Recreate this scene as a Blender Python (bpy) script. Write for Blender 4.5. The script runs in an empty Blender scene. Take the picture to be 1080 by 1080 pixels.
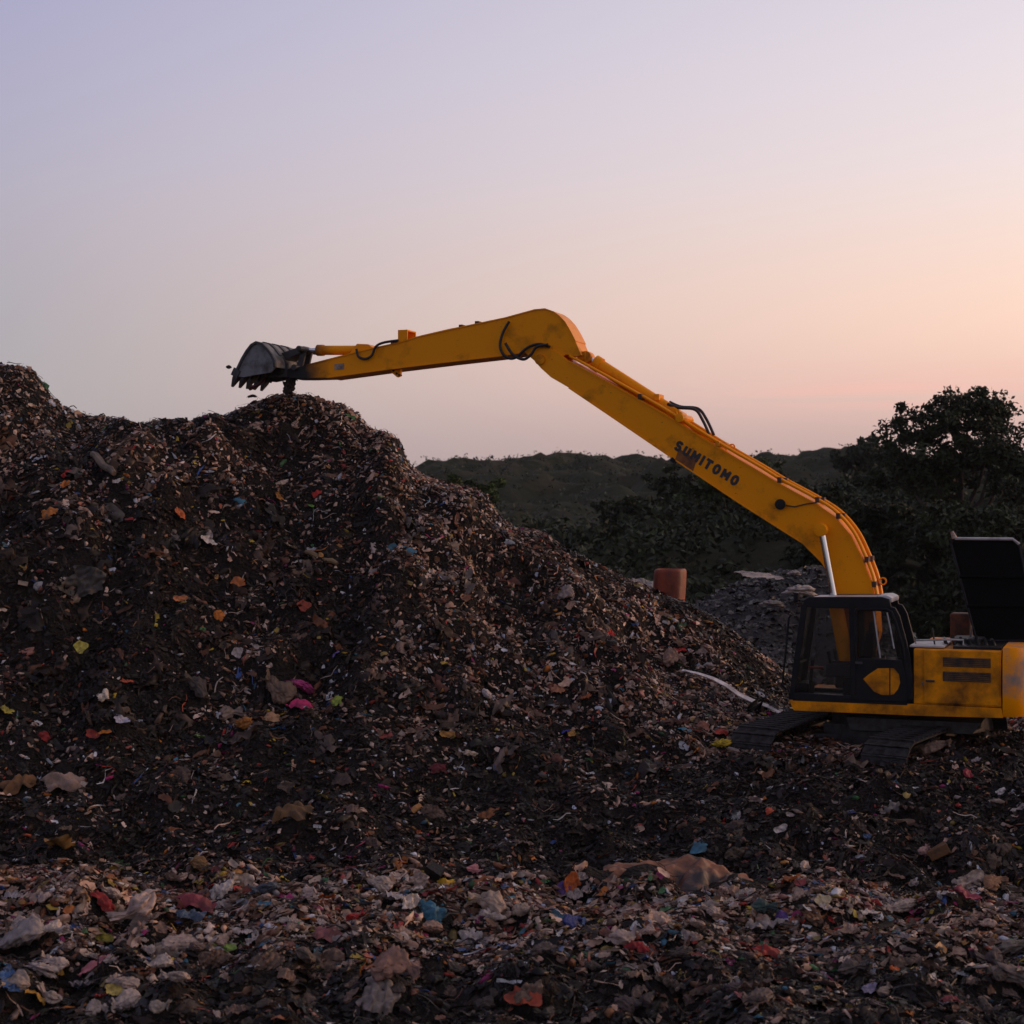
import bpy, bmesh, math, random
import numpy as np
from mathutils import Vector, Matrix, noise as mnoise

random.seed(7)
rng = np.random.default_rng(11)
scene = bpy.context.scene
COL = scene.collection
R = math.radians

# ------------------------------------------------------------------ camera
FPX = 1700.0                    # focal length in photo pixels (1080 wide)
CAM_Z = 4.39
cam_data = bpy.data.cameras.new("camera")
cam_data.sensor_width = 36.0
cam_data.lens = FPX / 1080.0 * 36.0
cam_data.clip_start = 0.1
cam_data.clip_end = 4000.0
cam = bpy.data.objects.new("camera", cam_data)
cam.location = (0, 0, CAM_Z)
cam.rotation_euler = (R(90), 0, 0)
COL.objects.link(cam)
scene.camera = cam
cam_data.dof.use_dof = True
cam_data.dof.focus_distance = 28.0
cam_data.dof.aperture_fstop = 2.0

# ------------------------------------------------------------------ sky, sun, exposure
SUN_AZ = R(72)                  # to the right of the view direction, outside the frame
SUN_EL = R(8)
world = bpy.data.worlds.new("World")
scene.world = world
world.use_nodes = True
wn = world.node_tree
wn.nodes.clear()


def srgb(h):
    v = [int(h[i:i + 2], 16) / 255 for i in (0, 2, 4)]
    return tuple(c / 12.92 if c <= .04045 else ((c + .055) / 1.055) ** 2.4 for c in v)


def N(nt, typ, **kw):
    n = nt.nodes.new(typ)
    for k, v in kw.items():
        setattr(n, k, v)
    return n


def build_world():
    L = wn.links.new
    out = N(wn, 'ShaderNodeOutputWorld')
    tc = N(wn, 'ShaderNodeTexCoord')
    sep = N(wn, 'ShaderNodeSeparateXYZ')
    L(tc.outputs['Generated'], sep.inputs[0])

    def ramp(stops):
        r = N(wn, 'ShaderNodeValToRGB')
        cr = r.color_ramp
        cr.interpolation = 'B_SPLINE'
        while len(cr.elements) < len(stops):
            cr.elements.new(0.5)
        for e, (p, h) in zip(cr.elements, stops):
            e.position = p
            e.color = (*srgb(h), 1)
        mp = N(wn, 'ShaderNodeMapRange')
        mp.inputs['From Min'].default_value = -0.05
        mp.inputs['From Max'].default_value = 1.0
        L(sep.outputs['Z'], mp.inputs['Value'])
        L(mp.outputs[0], r.inputs[0])
        return r

    def pz(z):
        return (z + .05) / 1.05
    away = ramp([(0, 'A49A9E'), (pz(0), 'AAA0A3'), (pz(.045), 'B2A8AA'), (pz(.075), 'B7AEAF'), (pz(.115), 'B9B0B4'),
                 (pz(.16), 'BCB3BC'), (pz(.206), 'BBB5C4'), (pz(.30), 'AEADCB'), (pz(.42), 'A2A0BA'), (1, '77758A')])
    tow = ramp([(0, 'B0948F'), (pz(0), 'BC9F99'), (pz(.045), 'D2B2AC'), (pz(.075), 'EEC6B8'), (pz(.115), 'FDD8C4'),
                (pz(.16), 'F6DBCF'), (pz(.206), 'EFDFDE'), (pz(.30), 'DED8E4'), (pz(.42), 'CDC3CB'), (1, '948E9C')])
    # how far round towards the sunset
    comb = N(wn, 'ShaderNodeCombineXYZ')
    L(sep.outputs['X'], comb.inputs[0])
    L(sep.outputs['Y'], comb.inputs[1])
    nrm = N(wn, 'ShaderNodeVectorMath', operation='NORMALIZE')
    L(comb.outputs[0], nrm.inputs[0])
    dot = N(wn, 'ShaderNodeVectorMath', operation='DOT_PRODUCT')
    L(nrm.outputs[0], dot.inputs[0])
    dot.inputs[1].default_value = (math.sin(SUN_AZ), math.cos(SUN_AZ), 0)
    a0, a1 = math.cos(SUN_AZ + R(15)), math.cos(SUN_AZ - R(15))
    mr = N(wn, 'ShaderNodeMapRange')
    mr.inputs['From Min'].default_value = a0 + (a0 - a1) * .3
    mr.inputs['From Max'].default_value = a1 + (a1 - a0) * .5
    mr.inputs['To Min'].default_value = -.3
    mr.inputs['To Max'].default_value = 1.5
    L(dot.outputs['Value'], mr.inputs['Value'])
    mix = N(wn, 'ShaderNodeMix', data_type='RGBA', clamp_factor=False)
    L(mr.outputs[0], mix.inputs[0])
    L(away.outputs[0], mix.inputs[6])
    L(tow.outputs[0], mix.inputs[7])
    # thin pink streaks of high cloud low over the horizon
    sc = N(wn, 'ShaderNodeVectorMath', operation='MULTIPLY')
    L(tc.outputs['Generated'], sc.inputs[0])
    sc.inputs[1].default_value = (2.2, 2.2, 75)
    ns = N(wn, 'ShaderNodeTexNoise')
    ns.inputs['Scale'].default_value = 1.6
    ns.inputs['Detail'].default_value = 3
    L(sc.outputs[0], ns.inputs['Vector'])
    nm = N(wn, 'ShaderNodeMapRange')
    nm.inputs['From Min'].default_value = .44
    nm.inputs['From Max'].default_value = .78
    L(ns.outputs[0], nm.inputs['Value'])
    band = N(wn, 'ShaderNodeMapRange', interpolation_type='SMOOTHSTEP')
    band.inputs['From Min'].default_value = .028
    band.inputs['From Max'].default_value = .0
    sub = N(wn, 'ShaderNodeMath', operation='SUBTRACT')
    L(sep.outputs['Z'], sub.inputs[0])
    sub.inputs[1].default_value = .0715
    ab = N(wn, 'ShaderNodeMath', operation='ABSOLUTE')
    L(sub.outputs[0], ab.inputs[0])
    L(ab.outputs[0], band.inputs['Value'])
    m1 = N(wn, 'ShaderNodeMath', operation='MULTIPLY')
    L(nm.outputs[0], m1.inputs[0])
    L(band.outputs[0], m1.inputs[1])
    m2 = N(wn, 'ShaderNodeMath', operation='MULTIPLY', use_clamp=True)
    L(m1.outputs[0], m2.inputs[0])
    side = N(wn, 'ShaderNodeMapRange')
    side.inputs['From Min'].default_value = .62
    side.inputs['From Max'].default_value = 1.0
    L(mr.outputs[0], side.inputs['Value'])
    L(side.outputs[0], m2.inputs[1])
    m3 = N(wn, 'ShaderNodeMath', operation='MULTIPLY')
    L(m2.outputs[0], m3.inputs[0])
    m3.inputs[1].default_value = .95
    mx2 = N(wn, 'ShaderNodeMix', data_type='RGBA')
    L(m3.outputs[0], mx2.inputs[0])
    L(mix.outputs[2], mx2.inputs[6])
    mx2.inputs[7].default_value = (*srgb('FBBFB2'), 1)
    bg = N(wn, 'ShaderNodeBackground')
    bg.inputs['Strength'].default_value = 1.03
    L(mx2.outputs[2], bg.inputs['Color'])
    sky = N(wn, 'ShaderNodeTexSky')
    sky.sky_type = 'NISHITA'
    sky.sun_disc = False
    sky.sun_elevation = SUN_EL
    sky.sun_rotation = SUN_AZ
    bg2 = N(wn, 'ShaderNodeBackground')
    bg2.inputs['Strength'].default_value = 0.0012
    L(sky.outputs[0], bg2.inputs['Color'])
    add = N(wn, 'ShaderNodeAddShader')
    L(bg.outputs[0], add.inputs[0])
    L(bg2.outputs[0], add.inputs[1])
    L(add.outputs[0], out.inputs['Surface'])


build_world()
sun_data = bpy.data.lights.new("sun", 'SUN')
sun_data.energy = 1.5
sun_data.angle = R(18)
sun_data.color = (1.0, 0.56, 0.33)
sun = bpy.data.objects.new("sun", sun_data)
sdir = Vector((math.sin(SUN_AZ) * math.cos(SUN_EL), math.cos(SUN_AZ) * math.cos(SUN_EL), math.sin(SUN_EL)))
sun.rotation_euler = (-sdir).to_track_quat('-Z', 'Y').to_euler()
sun.location = sdir * 60
COL.objects.link(sun)

vs = scene.view_settings
vs.view_transform = 'Standard'
vs.look = 'None'
vs.exposure = 0.0
vs.gamma = 1.0
vs.use_curve_mapping = False
scene.render.engine = 'CYCLES'
scene.cycles.use_denoising = True
scene.cycles.max_bounces = 5
scene.cycles.transparent_max_bounces = 12
scene.cycles.volume_bounces = 0

# ------------------------------------------------------------------ helpers: objects


def tag(o, label=None, cat=None, group=None, kind=None):
    if label: o['label'] = label
    if cat: o['category'] = cat
    if group: o['group'] = group
    if kind: o['kind'] = kind
    return o


def empty(name, loc=(0, 0, 0), rz=0, parent=None):
    o = bpy.data.objects.new(name, None)
    o.location = loc
    o.rotation_euler = (0, 0, rz)
    o.parent = parent
    COL.objects.link(o)
    return o


def obj(name, me, mat=None, parent=None, loc=None, rot=None, scale=None):
    o = bpy.data.objects.new(name, me)
    if mat is not None and not me.materials:
        me.materials.append(mat)
    if parent is not None: o.parent = parent
    if loc is not None: o.location = loc
    if rot is not None: o.rotation_euler = rot
    if scale is not None: o.scale = scale
    COL.objects.link(o)
    return o


class MB:
    """collects shapes, builds one mesh object"""
    def __init__(self):
        self.v = []
        self.f = []

    def add(self, vs_, fs_):
        b = len(self.v)
        self.v += [tuple(p) for p in vs_]
        self.f += [tuple(i + b for i in f) for f in fs_]
        return self

    def box(self, c, s, M=None):
        x, y, z = [k / 2 for k in s]
        pts = [Vector((sx * x, sy * y, sz * z)) for sz in (-1, 1) for sy in (-1, 1) for sx in (-1, 1)]
        if M is not None: pts = [M @ p for p in pts]
        c = Vector(c)
        return self.add([c + p for p in pts], [(0, 2, 3, 1), (4, 5, 7, 6), (0, 1, 5, 4), (2, 6, 7, 3), (0, 4, 6, 2), (1, 3, 7, 5)])

    def prism(self, poly, y0, y1):
        """poly of (x, z), extruded along y"""
        n = len(poly)
        area = sum(poly[i][0] * poly[(i + 1) % n][1] - poly[(i + 1) % n][0] * poly[i][1] for i in range(n))
        if area < 0: poly = poly[::-1]
        if y1 < y0: y0, y1 = y1, y0
        v = [(x, y0, z) for x, z in poly] + [(x, y1, z) for x, z in poly]
        f = [tuple(range(n)), tuple(range(2 * n - 1, n - 1, -1))]
        f += [((i + 1) % n, i, i + n, (i + 1) % n + n) for i in range(n)]
        return self.add(v, f)

    def tube(self, path, r, seg=8, cap=True, spline=0):
        path = [Vector(p) for p in path]
        if spline:
            q = []
            for i in range(len(path) - 1):
                p0, p1, p2, p3 = path[max(i - 1, 0)], path[i], path[i + 1], path[min(i + 2, len(path) - 1)]
                for k in range(spline):
                    t = k / spline
                    q.append(.5 * (2 * p1 + (p2 - p0) * t + (2 * p0 - 5 * p1 + 4 * p2 - p3) * t * t + (3 * p1 - p0 - 3 * p2 + p3) * t ** 3))
            path = q + [path[-1]]
        n = len(path)
        rs = r if isinstance(r, (list, tuple)) else [r] * n
        up = Vector((0, 0, 1))
        rings = []
        prev = None
        for i, p in enumerate(path):
            t = (path[min(i + 1, n - 1)] - path[max(i - 1, 0)]).normalized()
            if prev is None:
                a = t.cross(up)
                if a.length < .05: a = t.cross(Vector((1, 0, 0)))
            else:
                a = prev - t * prev.dot(t)
                if a.length < 1e-5: a = t.cross(up)
            a.normalize()
            prev = a
            b = t.cross(a)
            rings.append([p + (a * math.cos(2 * math.pi * k / seg) + b * math.sin(2 * math.pi * k / seg)) * rs[i] for k in range(seg)])
        v = [q for ring in rings for q in ring]
        f = []
        for i in range(n - 1):
            for k in range(seg):
                k2 = (k + 1) % seg
                f.append((i * seg + k, i * seg + k2, (i + 1) * seg + k2, (i + 1) * seg + k))
        if cap:
            f.append(tuple(range(seg - 1, -1, -1)))
            f.append(tuple((n - 1) * seg + k for k in range(seg)))
        return self.add(v, f)

    def mesh(self, name, bevel=0, seg=2, smooth=False):
        me = bpy.data.meshes.new(name)
        me.from_pydata(self.v, [], self.f)
        bm = bmesh.new()
        bm.from_mesh(me)
        bmesh.ops.recalc_face_normals(bm, faces=bm.faces)
        if bevel:
            ed = [e for e in bm.edges if len(e.link_faces) == 2 and e.calc_face_angle(0) > .5]
            bmesh.ops.bevel(bm, geom=ed, offset=bevel, segments=seg, profile=.6, affect='EDGES', clamp_overlap=True)
        bm.to_mesh(me)
        bm.free()
        if smooth:
            for p in me.polygons: p.use_smooth = True
            me.set_sharp_from_angle(angle=R(38))
        return me

    def build(self, name, mat, parent=None, bevel=0, seg=2, smooth=False, **kw):
        return obj(name, self.mesh(name, bevel, seg, smooth), mat, parent, **kw)


def np_mesh(name, verts, faces, cols=None, smooth=True):
    """verts (n,3), faces (m,k) arrays -> mesh"""
    me = bpy.data.meshes.new(name)
    nv, nf, k = len(verts), len(faces), faces.shape[1]
    me.vertices.add(nv)
    me.vertices.foreach_set('co', np.ascontiguousarray(verts, np.float32).ravel())
    me.loops.add(nf * k)
    me.loops.foreach_set('vertex_index', np.ascontiguousarray(faces, np.int32).ravel())
    me.polygons.add(nf)
    me.polygons.foreach_set('loop_start', np.arange(0, nf * k, k, dtype=np.int32))
    me.polygons.foreach_set('loop_total', np.full(nf, k, np.int32))
    me.polygons.foreach_set('use_smooth', np.full(nf, smooth, bool))
    if cols is not None:
        at = me.attributes.new('Col', 'FLOAT_COLOR', 'POINT')
        c4 = np.ones((nv, 4), np.float32)
        c4[:, :3] = cols
        at.data.foreach_set('color', c4.ravel())
    me.update()
    me.validate()
    return me


# ------------------------------------------------------------------ materials
MATS = {}


def principled(name, color, rough=.6, metal=0., spec=.5):
    m = bpy.data.materials.new(name)
    m.use_nodes = True
    b = m.node_tree.nodes['Principled BSDF']
    b.inputs['Base Color'].default_value = (*color, 1)
    b.inputs['Roughness'].default_value = rough
    b.inputs['Metallic'].default_value = metal
    b.inputs['Specular IOR Level'].default_value = spec
    MATS[name] = m
    return m, m.node_tree, b


def noise_mix(nt, b, c0, c1, scale, lo=.4, hi=.62, detail=6, coord='Object', base=None, stretch=None):
    """mix base colour with c1 by a noise mask; returns (mask socket, mix node)"""
    tc = N(nt, 'ShaderNodeTexCoord')
    ns = N(nt, 'ShaderNodeTexNoise')
    ns.inputs['Scale'].default_value = scale
    ns.inputs['Detail'].default_value = detail
    ns.inputs['Roughness'].default_value = .62
    if stretch:
        mp = N(nt, 'ShaderNodeMapping')
        mp.inputs['Scale'].default_value = stretch
        nt.links.new(tc.outputs[coord], mp.inputs[0])
        nt.links.new(mp.outputs[0], ns.inputs['Vector'])
    else:
        nt.links.new(tc.outputs[coord], ns.inputs['Vector'])
    mr = N(nt, 'ShaderNodeMapRange')
    mr.inputs['From Min'].default_value = lo
    mr.inputs['From Max'].default_value = hi
    nt.links.new(ns.outputs[0], mr.inputs['Value'])
    mx = N(nt, 'ShaderNodeMix', data_type='RGBA')
    nt.links.new(mr.outputs[0], mx.inputs[0])
    if base is not None: nt.links.new(base, mx.inputs[6])
    else: mx.inputs[6].default_value = (*c0, 1)
    mx.inputs[7].default_value = (*c1, 1)
    nt.links.new(mx.outputs[2], b.inputs['Base Color'])
    return mr, mx


def bump(nt, b, scale, strength, dist=.02, coord='Object', detail=5):
    tc = N(nt, 'ShaderNodeTexCoord')
    ns = N(nt, 'ShaderNodeTexNoise')
    ns.inputs['Scale'].default_value = scale
    ns.inputs['Detail'].default_value = detail
    nt.links.new(tc.outputs[coord], ns.inputs['Vector'])
    bp = N(nt, 'ShaderNodeBump')
    bp.inputs['Strength'].default_value = strength
    bp.inputs['Distance'].default_value = dist
    nt.links.new(ns.outputs[0], bp.inputs['Height'])
    nt.links.new(bp.outputs[0], b.inputs['Normal'])


YEL = (.86, .295, .001)


def paint(name, dirt_lo, dirt_hi, color=YEL, dirt=(.10, .045, .012), tip=None):
    m, nt, b = principled(name, color, .42, 0, .10)
    mr, mx = noise_mix(nt, b, color, dirt, 2.2, dirt_lo, dirt_hi, 8)
    # fine scuffs and rust specks on top
    mr2, mx2 = noise_mix(nt, b, None, (.055, .02, .008), 11, .66, .76, 4, base=mx.outputs[2], stretch=(1, 1, 2.5))
    last = mx2
    if tip:
        tc = N(nt, 'ShaderNodeTexCoord')
        sp = N(nt, 'ShaderNodeSeparateXYZ')
        nt.links.new(tc.outputs['Object'], sp.inputs[0])
        ns = N(nt, 'ShaderNodeTexNoise')
        ns.inputs['Scale'].default_value = 5
        nt.links.new(tc.outputs['Object'], ns.inputs['Vector'])
        ad = N(nt, 'ShaderNodeMath', operation='MULTIPLY_ADD')
        nt.links.new(ns.outputs[0], ad.inputs[0])
        ad.inputs[1].default_value = .35
        nt.links.new(sp.outputs[0], ad.inputs[2])
        mr3 = N(nt, 'ShaderNodeMapRange')
        mr3.inputs['From Min'].default_value = tip[0]
        mr3.inputs['From Max'].default_value = tip[1]
        nt.links.new(ad.outputs[0], mr3.inputs['Value'])
        mx3 = N(nt, 'ShaderNodeMix', data_type='RGBA')
        nt.links.new(mr3.outputs[0], mx3.inputs[0])
        nt.links.new(mx2.outputs[2], mx3.inputs[6])
        mx3.inputs[7].default_value = (.022, .021, .021, 1)
        nt.links.new(mx3.outputs[2], b.inputs['Base Color'])
    rr = N(nt, 'ShaderNodeMapRange')
    rr.inputs['To Min'].default_value = .38
    rr.inputs['To Max'].default_value = .8
    nt.links.new(mr.outputs[0], rr.inputs['Value'])
    nt.links.new(rr.outputs[0], b.inputs['Roughness'])
    bump(nt, b, 14, .12, .01)
    return m


M_boom = paint('paint_boom', .56, .88)
M_body = paint('paint_body', .36, .70, dirt=(.085, .036, .012))  # dirt partly real; the rest puts the body's weaker skylight into the colour
M_cw = paint('paint_counterweight', .46, .72, dirt=(.26, .20, .17))
M_steel, _nt, _b = principled('dirty_steel', (.06, .058, .058), .55, .35)
noise_mix(_nt, _b, (.055, .053, .054), (.028, .02, .015), 6, .4, .65)
bump(_nt, _b, 20, .3, .01)
M_bucket, _nt, _b = principled('bucket_steel', (.12, .115, .12), .6, .2)
noise_mix(_nt, _b, (.17, .165, .17), (.045, .038, .033), 3.5, .42, .66)
bump(_nt, _b, 16, .3, .01)
M_black, _nt, _b = principled('black_paint', (.008, .008, .010), .5, 0, .2)
noise_mix(_nt, _b, (.006, .006, .008), (.016, .013, .012), 5, .45, .75)
M_hood, _nt, _b = principled('hood_lining', (.004, .004, .004), .9, 0, .05)
M_rubber, _nt, _b = principled('hose_rubber', (.012, .012, .012), .5)
M_chrome, _nt, _b = principled('chrome_rod', (.72, .70, .70), .18, 1.)
M_track, _nt, _b = principled('track_steel', (.04, .036, .034), .7, 0, .15)
noise_mix(_nt, _b, (.046, .042, .040), (.014, .011, .009), 7, .42, .6)
bump(_nt, _b, 25, .3, .01)
M_roofgrey, _nt, _b = principled('roof_panel_grey', (.42, .40, .40), .45)
noise_mix(_nt, _b, (.45, .43, .43), (.2, .16, .14), 4, .45, .75)
M_rust, _nt, _b = principled('rusty_iron', (.10, .04, .02), .8)
noise_mix(_nt, _b, (.11, .04, .018), (.035, .018, .012), 8, .4, .6)
M_patch, _nt, _b = principled('rust_patch', (.20, .07, .015), .8)
noise_mix(_nt, _b, (.24, .085, .012), (.09, .035, .015), 7, .4, .65)
M_decal, _nt, _b = principled('black_lettering', (.012, .012, .014), .5)
M_louvre, _nt, _b = principled('louvre_grime', (.10, .045, .012), .7)
noise_mix(_nt, _b, (.11, .05, .012), (.03, .018, .01), 7, .4, .62)
M_seat, _nt, _b = principled('seat_cloth', (.022, .022, .026), .8)
M_red, _nt, _b = principled('red_plastic', (.30, .04, .02), .5)
M_greyw, _nt, _b = principled('scuffed_grey', (.30, .25, .22), .6)
noise_mix(_nt, _b, (.34, .27, .22), (.12, .07, .04), 6, .42, .62)


def glass_mat(name='cab_glass', tint=.86, grime=.05):
    m = bpy.data.materials.new(name)
    m.use_nodes = True
    nt = m.node_tree
    nt.nodes.clear()
    out = N(nt, 'ShaderNodeOutputMaterial')
    tr = N(nt, 'ShaderNodeBsdfTransparent')
    tr.inputs[0].default_value = (tint, tint, tint, 1)
    gl = N(nt, 'ShaderNodeBsdfGlossy')
    gl.inputs['Roughness'].default_value = .04
    gl.inputs[0].default_value = (.9, .9, .9, 1)
    df = N(nt, 'ShaderNodeBsdfDiffuse')
    df.inputs[0].default_value = (.10, .085, .07, 1)
    fr = N(nt, 'ShaderNodeFresnel')
    fr.inputs[0].default_value = 1.45
    tc = N(nt, 'ShaderNodeTexCoord')
    ns = N(nt, 'ShaderNodeTexNoise')
    ns.inputs['Scale'].default_value = 5
    nt.links.new(tc.outputs['Object'], ns.inputs['Vector'])
    mr = N(nt, 'ShaderNodeMapRange')
    mr.inputs['From Min'].default_value = .35
    mr.inputs['From Max'].default_value = .8
    mr.inputs['To Min'].default_value = .01
    mr.inputs['To Max'].default_value = grime
    nt.links.new(ns.outputs[0], mr.inputs['Value'])
    mx = N(nt, 'ShaderNodeMixShader')
    nt.links.new(mr.outputs[0], mx.inputs[0])
    nt.links.new(tr.outputs[0], mx.inputs[1])
    nt.links.new(df.outputs[0], mx.inputs[2])
    mx2 = N(nt, 'ShaderNodeMixShader')
    nt.links.new(fr.outputs[0], mx2.inputs[0])
    nt.links.new(mx.outputs[0], mx2.inputs[1])
    nt.links.new(gl.outputs[0], mx2.inputs[2])
    nt.links.new(mx2.outputs[0], out.inputs[0])
    return m


M_glass = glass_mat()
M_glass2 = glass_mat('grimy_glass', .68, .12)


def attr_mat(name, rough=.55, spec=.4, dirt=.5, dirt_scale=9, bump_s=.35, bump_scale=30, bump_d=.02):
    """colour of every piece comes from its own attribute; grime noise on top"""
    m, nt, b = principled(name, (.1, .1, .1), rough, 0, spec)
    at = N(nt, 'ShaderNodeAttribute', attribute_name='Col')
    tc = N(nt, 'ShaderNodeTexCoord')
    ns = N(nt, 'ShaderNodeTexNoise')
    ns.inputs['Scale'].default_value = dirt_scale
    ns.inputs['Detail'].default_value = 5
    nt.links.new(tc.outputs['Object'], ns.inputs['Vector'])
    mr = N(nt, 'ShaderNodeMapRange')
    mr.inputs['From Min'].default_value = .38
    mr.inputs['From Max'].default_value = .66
    mr.inputs['To Max'].default_value = dirt
    nt.links.new(ns.outputs[0], mr.inputs['Value'])
    mx = N(nt, 'ShaderNodeMix', data_type='RGBA')
    nt.links.new(mr.outputs[0], mx.inputs[0])
    nt.links.new(at.outputs['Color'], mx.inputs[6])
    mx.inputs[7].default_value = (.022, .015, .011, 1)
    nt.links.new(mx.outputs[2], b.inputs['Base Color'])
    bump(nt, b, bump_scale, bump_s, bump_d)
    return m


M_litter = attr_mat('litter_surface', .40, .26)
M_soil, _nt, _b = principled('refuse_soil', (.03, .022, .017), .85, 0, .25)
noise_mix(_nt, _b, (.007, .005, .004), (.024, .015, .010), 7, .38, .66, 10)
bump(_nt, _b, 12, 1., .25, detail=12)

# ------------------------------------------------------------------ terrain of the dump


def vnoise(x, y, seed):
    """value noise with smooth interpolation, vectorised, in -1..1"""
    xi, yi = np.floor(x).astype(np.int64), np.floor(y).astype(np.int64)
    xf, yf = x - xi, y - yi
    u, v = xf * xf * (3 - 2 * xf), yf * yf * (3 - 2 * yf)

    def h(a, b):
        n = (a * 374761393 + b * 668265263 + seed * 982451653) & 0xffffffff
        n = ((n ^ (n >> 13)) * 1274126177) & 0xffffffff
        n = n ^ (n >> 16)
        return (n & 0xffff) / 32767.5 - 1
    return (h(xi, yi) * (1 - u) + h(xi + 1, yi) * u) * (1 - v) + (h(xi, yi + 1) * (1 - u) + h(xi + 1, yi + 1) * u) * v


def fbm(x, y, sc, octs, seed, gain=.5, rot=.6):
    t, a = 0, 1
    c, s = math.cos(rot), math.sin(rot)
    x, y = x / sc, y / sc
    for o in range(octs):
        t = t + a * vnoise(x, y, seed + o)
        x, y = (c * x - s * y) * 2 + 3.1, (s * x + c * y) * 2 + 1.7
        a *= gain
    return t


def from_px(px, py, d):
    return (px - 540) / FPX * d, CAM_Z + (540 - py) / FPX * d


# crest of the heap: photo pixel of the skyline, and how far away that part of the crest is
crest = [(-400, 395, 31), (-150, 386, 31), (0, 384, 31.5), (34, 389, 31.8), (50, 415, 32), (62, 427, 32.2), (92, 438, 32.4),
         (150, 444, 32.6), (210, 443, 33), (246, 435, 33.2), (280, 421, 33.4), (306, 416, 33.5), (330, 418, 33.5), (362, 428, 33.5), (378, 437, 33.5),
         (386, 450, 33.4), (398, 455, 33.2), (414, 458, 33), (424, 468, 33), (429, 488, 33), (442, 499, 32.9), (456, 506, 32.8), (476, 511, 32.7), (500, 515, 32.6),
         (514, 522, 32.5), (524, 541, 32.4), (540, 557, 32.2), (560, 558, 32.1), (578, 563, 32), (588, 574, 32), (604, 582, 32), (626, 594, 32), (650, 605, 32), (675, 616, 32), (690, 624, 32), (720, 635, 32), (746, 647, 32), (770, 664, 32), (795, 684, 32),
         (823, 706, 32), (842, 726, 32), (862, 760, 32), (900, 800, 32), (960, 800, 32), (1080, 745, 32), (1600, 715, 32)]  # far-right points lift the unseen bank added to shade the tracks
cx, cy, cz = [], [], []
for px, py, d in crest:
    x, z = from_px(px, py, d)
    cx.append(x); cy.append(d); cz.append(z)
cx, cy, cz = map(np.array, (cx, cy, cz))

# control stations across the place: for every station the ground's profile from near to far as (y, z)
ST_X = np.array([-18, -10, -6.5, -3.5, -.5, 2., 4., 6.4, 10., 18.])
# columns: near edge, ridge foot, ridge front, ridge back, trough, rise, toe, steep foot, face mid, shelf
PY = np.array([
    [9, 13.8, 16.6, 20.2, 21.4, 22.6, 23.4, 26.2, 28.0, 29.8],
    [9, 13.8, 16.6, 20.2, 21.4, 22.6, 23.4, 26.2, 28.0, 29.8],
    [9, 13.8, 17.2, 20.4, 21.4, 22.8, 23.8, 26.2, 28.2, 30.2],
    [9, 14.0, 17.6, 20.6, 21.6, 23.0, 24.2, 26.6, 28.8, 31.0],
    [9, 14.2, 17.8, 20.8, 21.7, 23.2, 24.8, 27.0, 29.0, 31.0],
    [9, 14.2, 18.0, 20.8, 21.7, 23.2, 25.0, 27.4, 29.0, 30.6],
    [9, 14.2, 18.0, 20.8, 21.7, 23.2, 25.2, 27.8, 29.2, 30.6],
    [9, 14.2, 18.0, 20.6, 21.7, 23.2, 25.2, 27.8, 29.4, 30.6],
    [9, 14.2, 18.0, 20.6, 21.7, 23.2, 25.2, 27.8, 29.4, 30.6],
    [9, 14.2, 18.0, 20.6, 21.7, 23.2, 25.2, 27.8, 29.4, 30.6]], float)
PZ = np.array([
    [-1.3, -.90, -.42, -.22, -.50, -.18, .10, 1.10, 3.30, 4.90],
    [-1.3, -.90, -.42, -.22, -.50, -.18, .10, 1.10, 3.30, 4.90],
    [-1.3, -.90, -.42, -.24, -.52, -.20, .08, 1.10, 3.10, 4.80],
    [-1.3, -.92, -.40, -.26, -.55, -.25, .05, 1.15, 2.90, 4.75],
    [-1.3, -.94, -.38, -.28, -.58, -.28, .00, 1.05, 2.40, 3.80],
    [-1.3, -.94, -.38, -.30, -.60, -.30, -.05, .70, 1.60, 2.40],
    [-1.3, -.94, -.38, -.30, -.60, -.10, .30, .45, .90, 1.30],
    [-1.3, -.94, -.38, -.30, -.60, -.05, .40, .42, .30, .20],
    [-1.3, -.94, -.38, -.30, -.60, -.05, .55, .95, 1.05, 1.00],  # bank out of view on the right, added to shade the tracks, continued below
    [-1.3, -.94, -.38, -.30, -.60, .00, .80, 1.40, 1.60, 1.60]], float)
GX0, GX1, GY0, GY1, GD = -16., 16., 9., 46., .125
gx = np.arange(GX0, GX1 + 1e-6, GD)
gy = np.arange(GY0, GY1 + 1e-6, GD)
HZ = np.zeros((len(gy), len(gx)))
for j, x in enumerate(gx):
    yy = [np.interp(x, ST_X, PY[:, k]) for k in range(10)]
    zz = [np.interp(x, ST_X, PZ[:, k]) for k in range(10)]
    yc, zc_ = np.interp(x, cx, cy), np.interp(x, cx, cz)
    zz[9] = min(zz[9], zc_ - .12)
    zz[8] = min(zz[8], zc_ - .25)
    yy += [yc, yc + 1.5, yc + 6, yc + 12]
    zz += [zc_, max(zc_ - 1.1, -.2), max(zc_ - 3.2, -.4), -.6]
    HZ[:, j] = np.interp(gy, yy, zz)
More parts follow.
